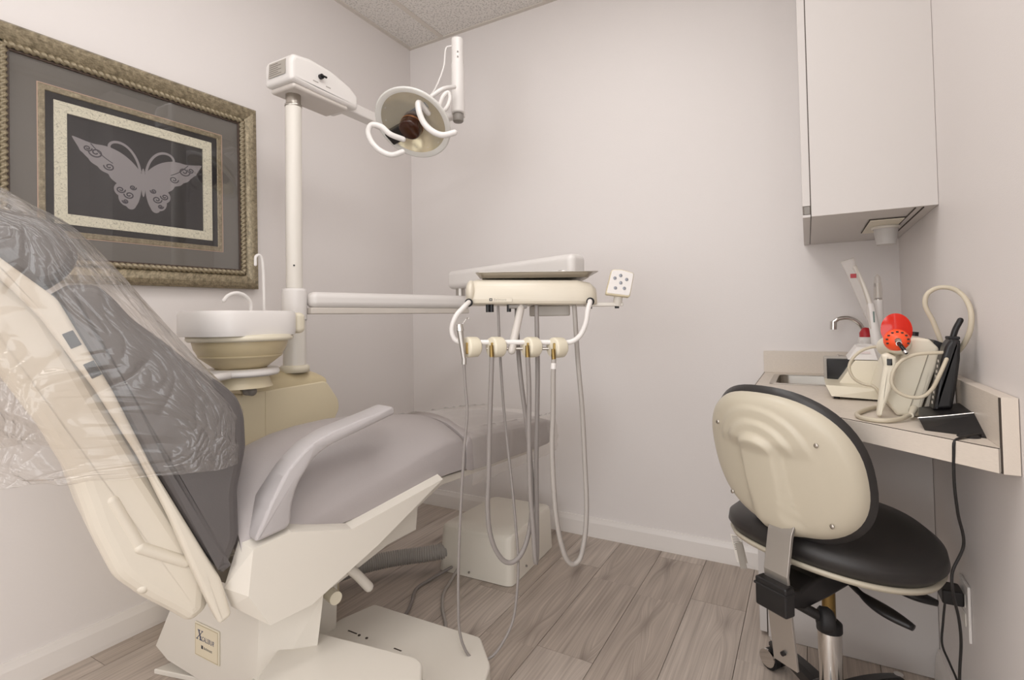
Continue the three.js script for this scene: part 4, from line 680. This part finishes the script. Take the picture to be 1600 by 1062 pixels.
cbl('floor_tube', [[-1.2, 0.03, -1.63], [-1.24, 0.008, -1.56], [-1.245, 0.006, -1.48], [-1.2, 0.006, -1.4], [-1.17, 0.006, -1.33], [-1.16, 0.02, -1.24]], 0.0055, mat.hose, 'thin grey tube on the floor next to the corrugated hose', 'tube');
cbl('floor_tube', [[-1.17, 0.03, -1.63], [-1.165, 0.007, -1.57], [-1.14, 0.006, -1.5], [-1.085, 0.006, -1.42], [-1.02, 0.006, -1.35], [-0.985, 0.006, -1.3], [-0.97, 0.015, -1.23]], 0.0055, mat.hoseLight, 'pale grey tube curving over the floor to the chair base', 'tube');

// ------------------------------------------------------------------ operator stool
{
  const t = thing('operator_stool', 'black rolling stool with a cream shell backrest at the counter', 'stool', [0.0288, 0, -1.379], -35 * D2R);
  const cx = -0.025, cz = -0.03;
  // seat
  const seat = (p) => { const g = lathe(p, 72); const a = g.attributes.position; for (let i = 0; i < a.count; i++) { const x = a.getX(i), z = a.getZ(i), r = Math.hypot(x, z); const sad = -0.012 * Math.cos(2 * Math.atan2(z, x)) * Math.min(1, r / 0.2) ** 2; a.setY(i, a.getY(i) + sad); a.setX(i, x * 1.05); a.setZ(i, z * 0.9); } g.computeVertexNormals(); g.translate(cx - 0.004, 0.012, cz - 0.008); return g; };
  mesh('seat', seat([[0, 0.478], [0.15, 0.478], [0.178, 0.486], [0.191, 0.503], [0.188, 0.52], [0.17, 0.535], [0.12, 0.546], [0.05, 0.55], [0, 0.55]]), mat.leather, t);
  mesh('seat_pan', seat([[0, 0.47], [0.16, 0.47], [0.182, 0.477], [0.187, 0.487], [0.176, 0.487], [0.15, 0.48], [0, 0.48]]), mat.stoolShell, t);
  // curved back rest: shell (towards the camera) and pad (towards the sitter)
  const Rc = 0.34, zc = 0.184 - Rc, yc = 0.69;
  const grid = (hw, hh, off, hfun, flip) => {
    const NU = 64, NV = 40, pos = [], idx = [], uv = [];
    for (let i = 0; i <= NV; i++) for (let j = 0; j <= NU; j++) {
      const rr = i / NV, a = j / NU * Math.PI * 2, e = 2 / 2.35, ca = Math.cos(a), sa = Math.sin(a);
      const x = hw * rr * Math.sign(ca) * Math.pow(Math.abs(ca), e), y = hh * rr * Math.sign(sa) * Math.pow(Math.abs(sa), e);
      const r = Rc + off(rr) + (hfun ? hfun(x, y, rr) : 0), ph = x / Rc;
      pos.push(Math.sin(ph) * r, yc + y, zc + Math.cos(ph) * r - y * y * 0.35 + y * 0.24); uv.push(x, y);
    }
    for (let i = 0; i < NV; i++) for (let j = 0; j < NU; j++) { const a = i * (NU + 1) + j, b = a + 1, c = a + NU + 1, d = c + 1; flip ? idx.push(a, d, b, a, c, d) : idx.push(a, b, d, a, d, c); }
    const g = new THREE.BufferGeometry(); g.setAttribute('position', new THREE.Float32BufferAttribute(pos, 3)); g.setAttribute('uv', new THREE.Float32BufferAttribute(uv, 2)); g.setIndex(idx); g.computeVertexNormals(); return g;
  };
  const ss = (a, b, x) => THREE.MathUtils.smoothstep(x, a, b);
  const ridge = (x, y) => { // raised spine with stepped arches over it
    const d = y < 0.02 ? Math.abs(x) - 0.03 : Math.hypot(x, (y - 0.02) * 1.1) - 0.03;
    const flank = y < 0.02 ? 0 : 1;
    return 0.014 * (1 - ss(0.0, 0.016, d)) + flank * (0.007 * (1 - ss(0.032, 0.042, d)) + 0.005 * (1 - ss(0.06, 0.07, d))) * ss(0.02, 0.05, y + 0.0 * x);
  };
  const edge = (rr) => -0.02 * Math.pow(rr, 14);
  const sf = grid(0.17, 0.132, (rr) => edge(rr), ridge, true), sbk = grid(0.17, 0.132, () => -0.022, null, false);
  mesh('back_shell', mergeGeometries([sf, sbk]), mat.stoolShell, t);
  const pf = grid(0.182, 0.144, (rr) => -0.012 - 0.02 * Math.pow(rr, 10) , null, true), pb = grid(0.182, 0.144, (rr) => -0.052 + 0.02 * Math.pow(rr, 8), null, false);
  mesh('back_pad', mergeGeometries([pf, pb]), mat.leather, t);
  for (const [x, y] of [[0.105, 0.055], [0.105, -0.085], [-0.105, 0.06], [-0.105, -0.085]]) { const ph = x / Rc, r = Rc + 0.001; mesh('shell_screw', new THREE.SphereGeometry(0.0042, 12, 8).scale(1, 1, 0.5).translate(Math.sin(ph) * r, yc + y, zc + Math.cos(ph) * r - y * y * 0.35 + y * 0.24), mat.steel, t); }
  // height bar, bracket, knob
  mesh('back_bar', ext([[0.158, 0.585], [0.166, 0.57], [0.18, 0.5], [0.174, 0.44], [0.16, 0.33], [0.155, 0.33], [0.168, 0.44], [0.174, 0.5], [0.16, 0.565], [0.152, 0.585]], -0.024, 0.024, 0.001).rotateY(-Math.PI / 2).translate(0.018, 0, 0), mat.brushed, t);
  mesh('bar_bolt', rod([0.018, 0.352, 0.158], [0.018, 0.352, 0.168], 0.004), mat.black, t);
  mesh('bracket', rb(0.064, 0.052, 0.024, 0.004, 0.018, 0.46, 0.183), mat.black, t);
  mesh('bracket_ridge', rb(0.066, 0.004, 0.026, 0.001, 0.018, 0.474, 0.184), mat.rubber, t);
  mesh('mechanism', ext([[0.175, 0.44], [0.12, 0.425], [0.05, 0.43], [-0.09, 0.448], [-0.1, 0.472], [0.09, 0.474], [0.13, 0.462], [0.175, 0.475]], -0.032, 0.03, 0.006).rotateY(-Math.PI / 2).translate(0.0, 0, 0), mat.black, t);
  const kn = mesh('tension_knob', lathe([[0, -0.012], [0.018, -0.012], [0.022, -0.006], [0.022, 0.008], [0.015, 0.012], [0, 0.012]], 10), mat.rubber, t); kn.position.set(0.045, 0.405, 0.085); kn.rotation.set(1.2, 0.3, 0.7);
  mesh('knob_shaft', rod([0.01, 0.435, 0.13], [0.045, 0.406, 0.085], 0.009), mat.black, t);
  // levers
  const lever = (a, b, c) => { const cv = curve([a, b, c]), rings = []; for (let i = 0; i <= 30; i++) { const s = i / 30, p = cv.getPoint(s), w = s < 0.4 ? 0.006 : 0.006 + 0.01 * Math.sin(Math.PI * (s - 0.4) / 0.62), h = 0.005 + (s > 0.4 ? 0.004 * Math.sin(Math.PI * (s - 0.4) / 0.62) : 0), tg = cv.getTangent(s), sd = new THREE.Vector3(0, 1, 0).cross(tg).normalize(), up = tg.clone().cross(sd), r = []; for (let j = 0; j < 14; j++) { const th = j / 14 * 2 * Math.PI; r.push(p.clone().addScaledVector(sd, Math.cos(th) * w).addScaledVector(up, Math.sin(th) * h).toArray()); } rings.push(r); } return loft(rings, { crease: 0 }); };
  mesh('lever', lever([0.0, 0.445, -0.03], [0.06, 0.424, -0.018], [0.135, 0.408, -0.022]), mat.black, t);
  mesh('lever', lever([0.02, 0.45, -0.085], [0.075, 0.44, -0.08], [0.128, 0.425, -0.115]), mat.black, t);
  // column
  mesh('gas_rod', rod([cx, 0.3, cz], [cx, 0.45, cz], 0.0125), mat.brass, t);
  mesh('column', lathe([[0.02, 0.17], [0.021, 0.18], [0.022, 0.325], [0, 0.325]], 32).translate(cx, 0, cz), mat.chrome, t);
  mesh('column_collar', lathe([[0.0235, 0.32], [0.0235, 0.335], [0.016, 0.342], [0, 0.342]], 32).translate(cx, 0, cz), mat.rubber, t);
  // care label hanging under the seat
  const cl = canvas(128, 256, (g, w, h) => { g.fillStyle = '#ded8d0'; g.fillRect(0, 0, w, h); g.fillStyle = '#77716b'; for (let i = 0; i < 9; i++) g.fillRect(14, 16 + i * 15, 70 + ((i * 37) % 30), 6); });
  const tg = mesh('care_label', new THREE.BoxGeometry(0.024, 0.062, 0.0008), M(0xffffff, 0.8, { map: cl }), t); tg.position.set(-0.172, 0.445, 0.055); tg.rotation.set(0.1, 0.35, 0.15);
  const tg2 = mesh('care_label', new THREE.BoxGeometry(0.014, 0.055, 0.0008), M(0xa39c93, 0.8), t); tg2.position.set(-0.16, 0.435, 0.062); tg2.rotation.set(-0.1, 0.9, 0.25);
  for (const k of t.children) { k.position.multiplyScalar(1.13); k.position.y -= 0.1252; k.scale.multiplyScalar(1.13); }   // upper part, drawn at 1:1.13
  const hx = cx * 1.13, hz = cz * 1.13;
  mesh('hub', lathe([[0, 0.062], [0.045, 0.062], [0.05, 0.075], [0.042, 0.1], [0.026, 0.112], [0, 0.112]], 32).translate(hx, 0, hz), mat.black, t);
  const a0 = Math.atan2(-0.116 - hz, -0.234 - hx);
  for (let k = 0; k < 5; k++) {
    const a = a0 + k * 2 * Math.PI / 5, R = 0.235, dx = Math.cos(a), dz = Math.sin(a);
    const rings = []; for (let i = 0; i <= 12; i++) { const s = i / 12, r0 = 0.02 + (R - 0.02) * s, w = 0.021 - 0.006 * s, y1 = 0.102 - 0.03 * s * s, y0 = 0.066 - 0.006 * s, r = []; for (const [f, g] of [[-1, 0], [-1, 0.7], [-0.6, 1], [0.6, 1], [1, 0.7], [1, 0]]) r.push([hx + dx * r0 - dz * w * f, y0 + (y1 - y0) * g, hz + dz * r0 + dx * w * f]); rings.push(r); }
    mesh('base_leg', loft(rings, { crease: 0.6 }), mat.black, t);
    const wx = hx + dx * R, wz = hz + dz * R;
    const hood = mesh('caster', rod([wx, 0.055, wz], [wx, 0.075, wz], 0.01), mat.chrome, t);
    const ang = a + 1.2, ax = Math.cos(ang), az = Math.sin(ang);
    for (const s of [-1, 1]) mesh('caster_wheel', rod([wx + ax * 0.006 * s, 0.0265, wz + az * 0.006 * s], [wx + ax * 0.024 * s, 0.0265, wz + az * 0.024 * s], 0.026, 0.026, 28), mat.rubber, hood);
    mesh('caster_cover', rod([wx - ax * 0.03, 0.032, wz - az * 0.03], [wx - ax * 0.024, 0.032, wz - az * 0.024], 0.023), mat.chrome, hood);
  }
}
renderer.render(scene, camera);
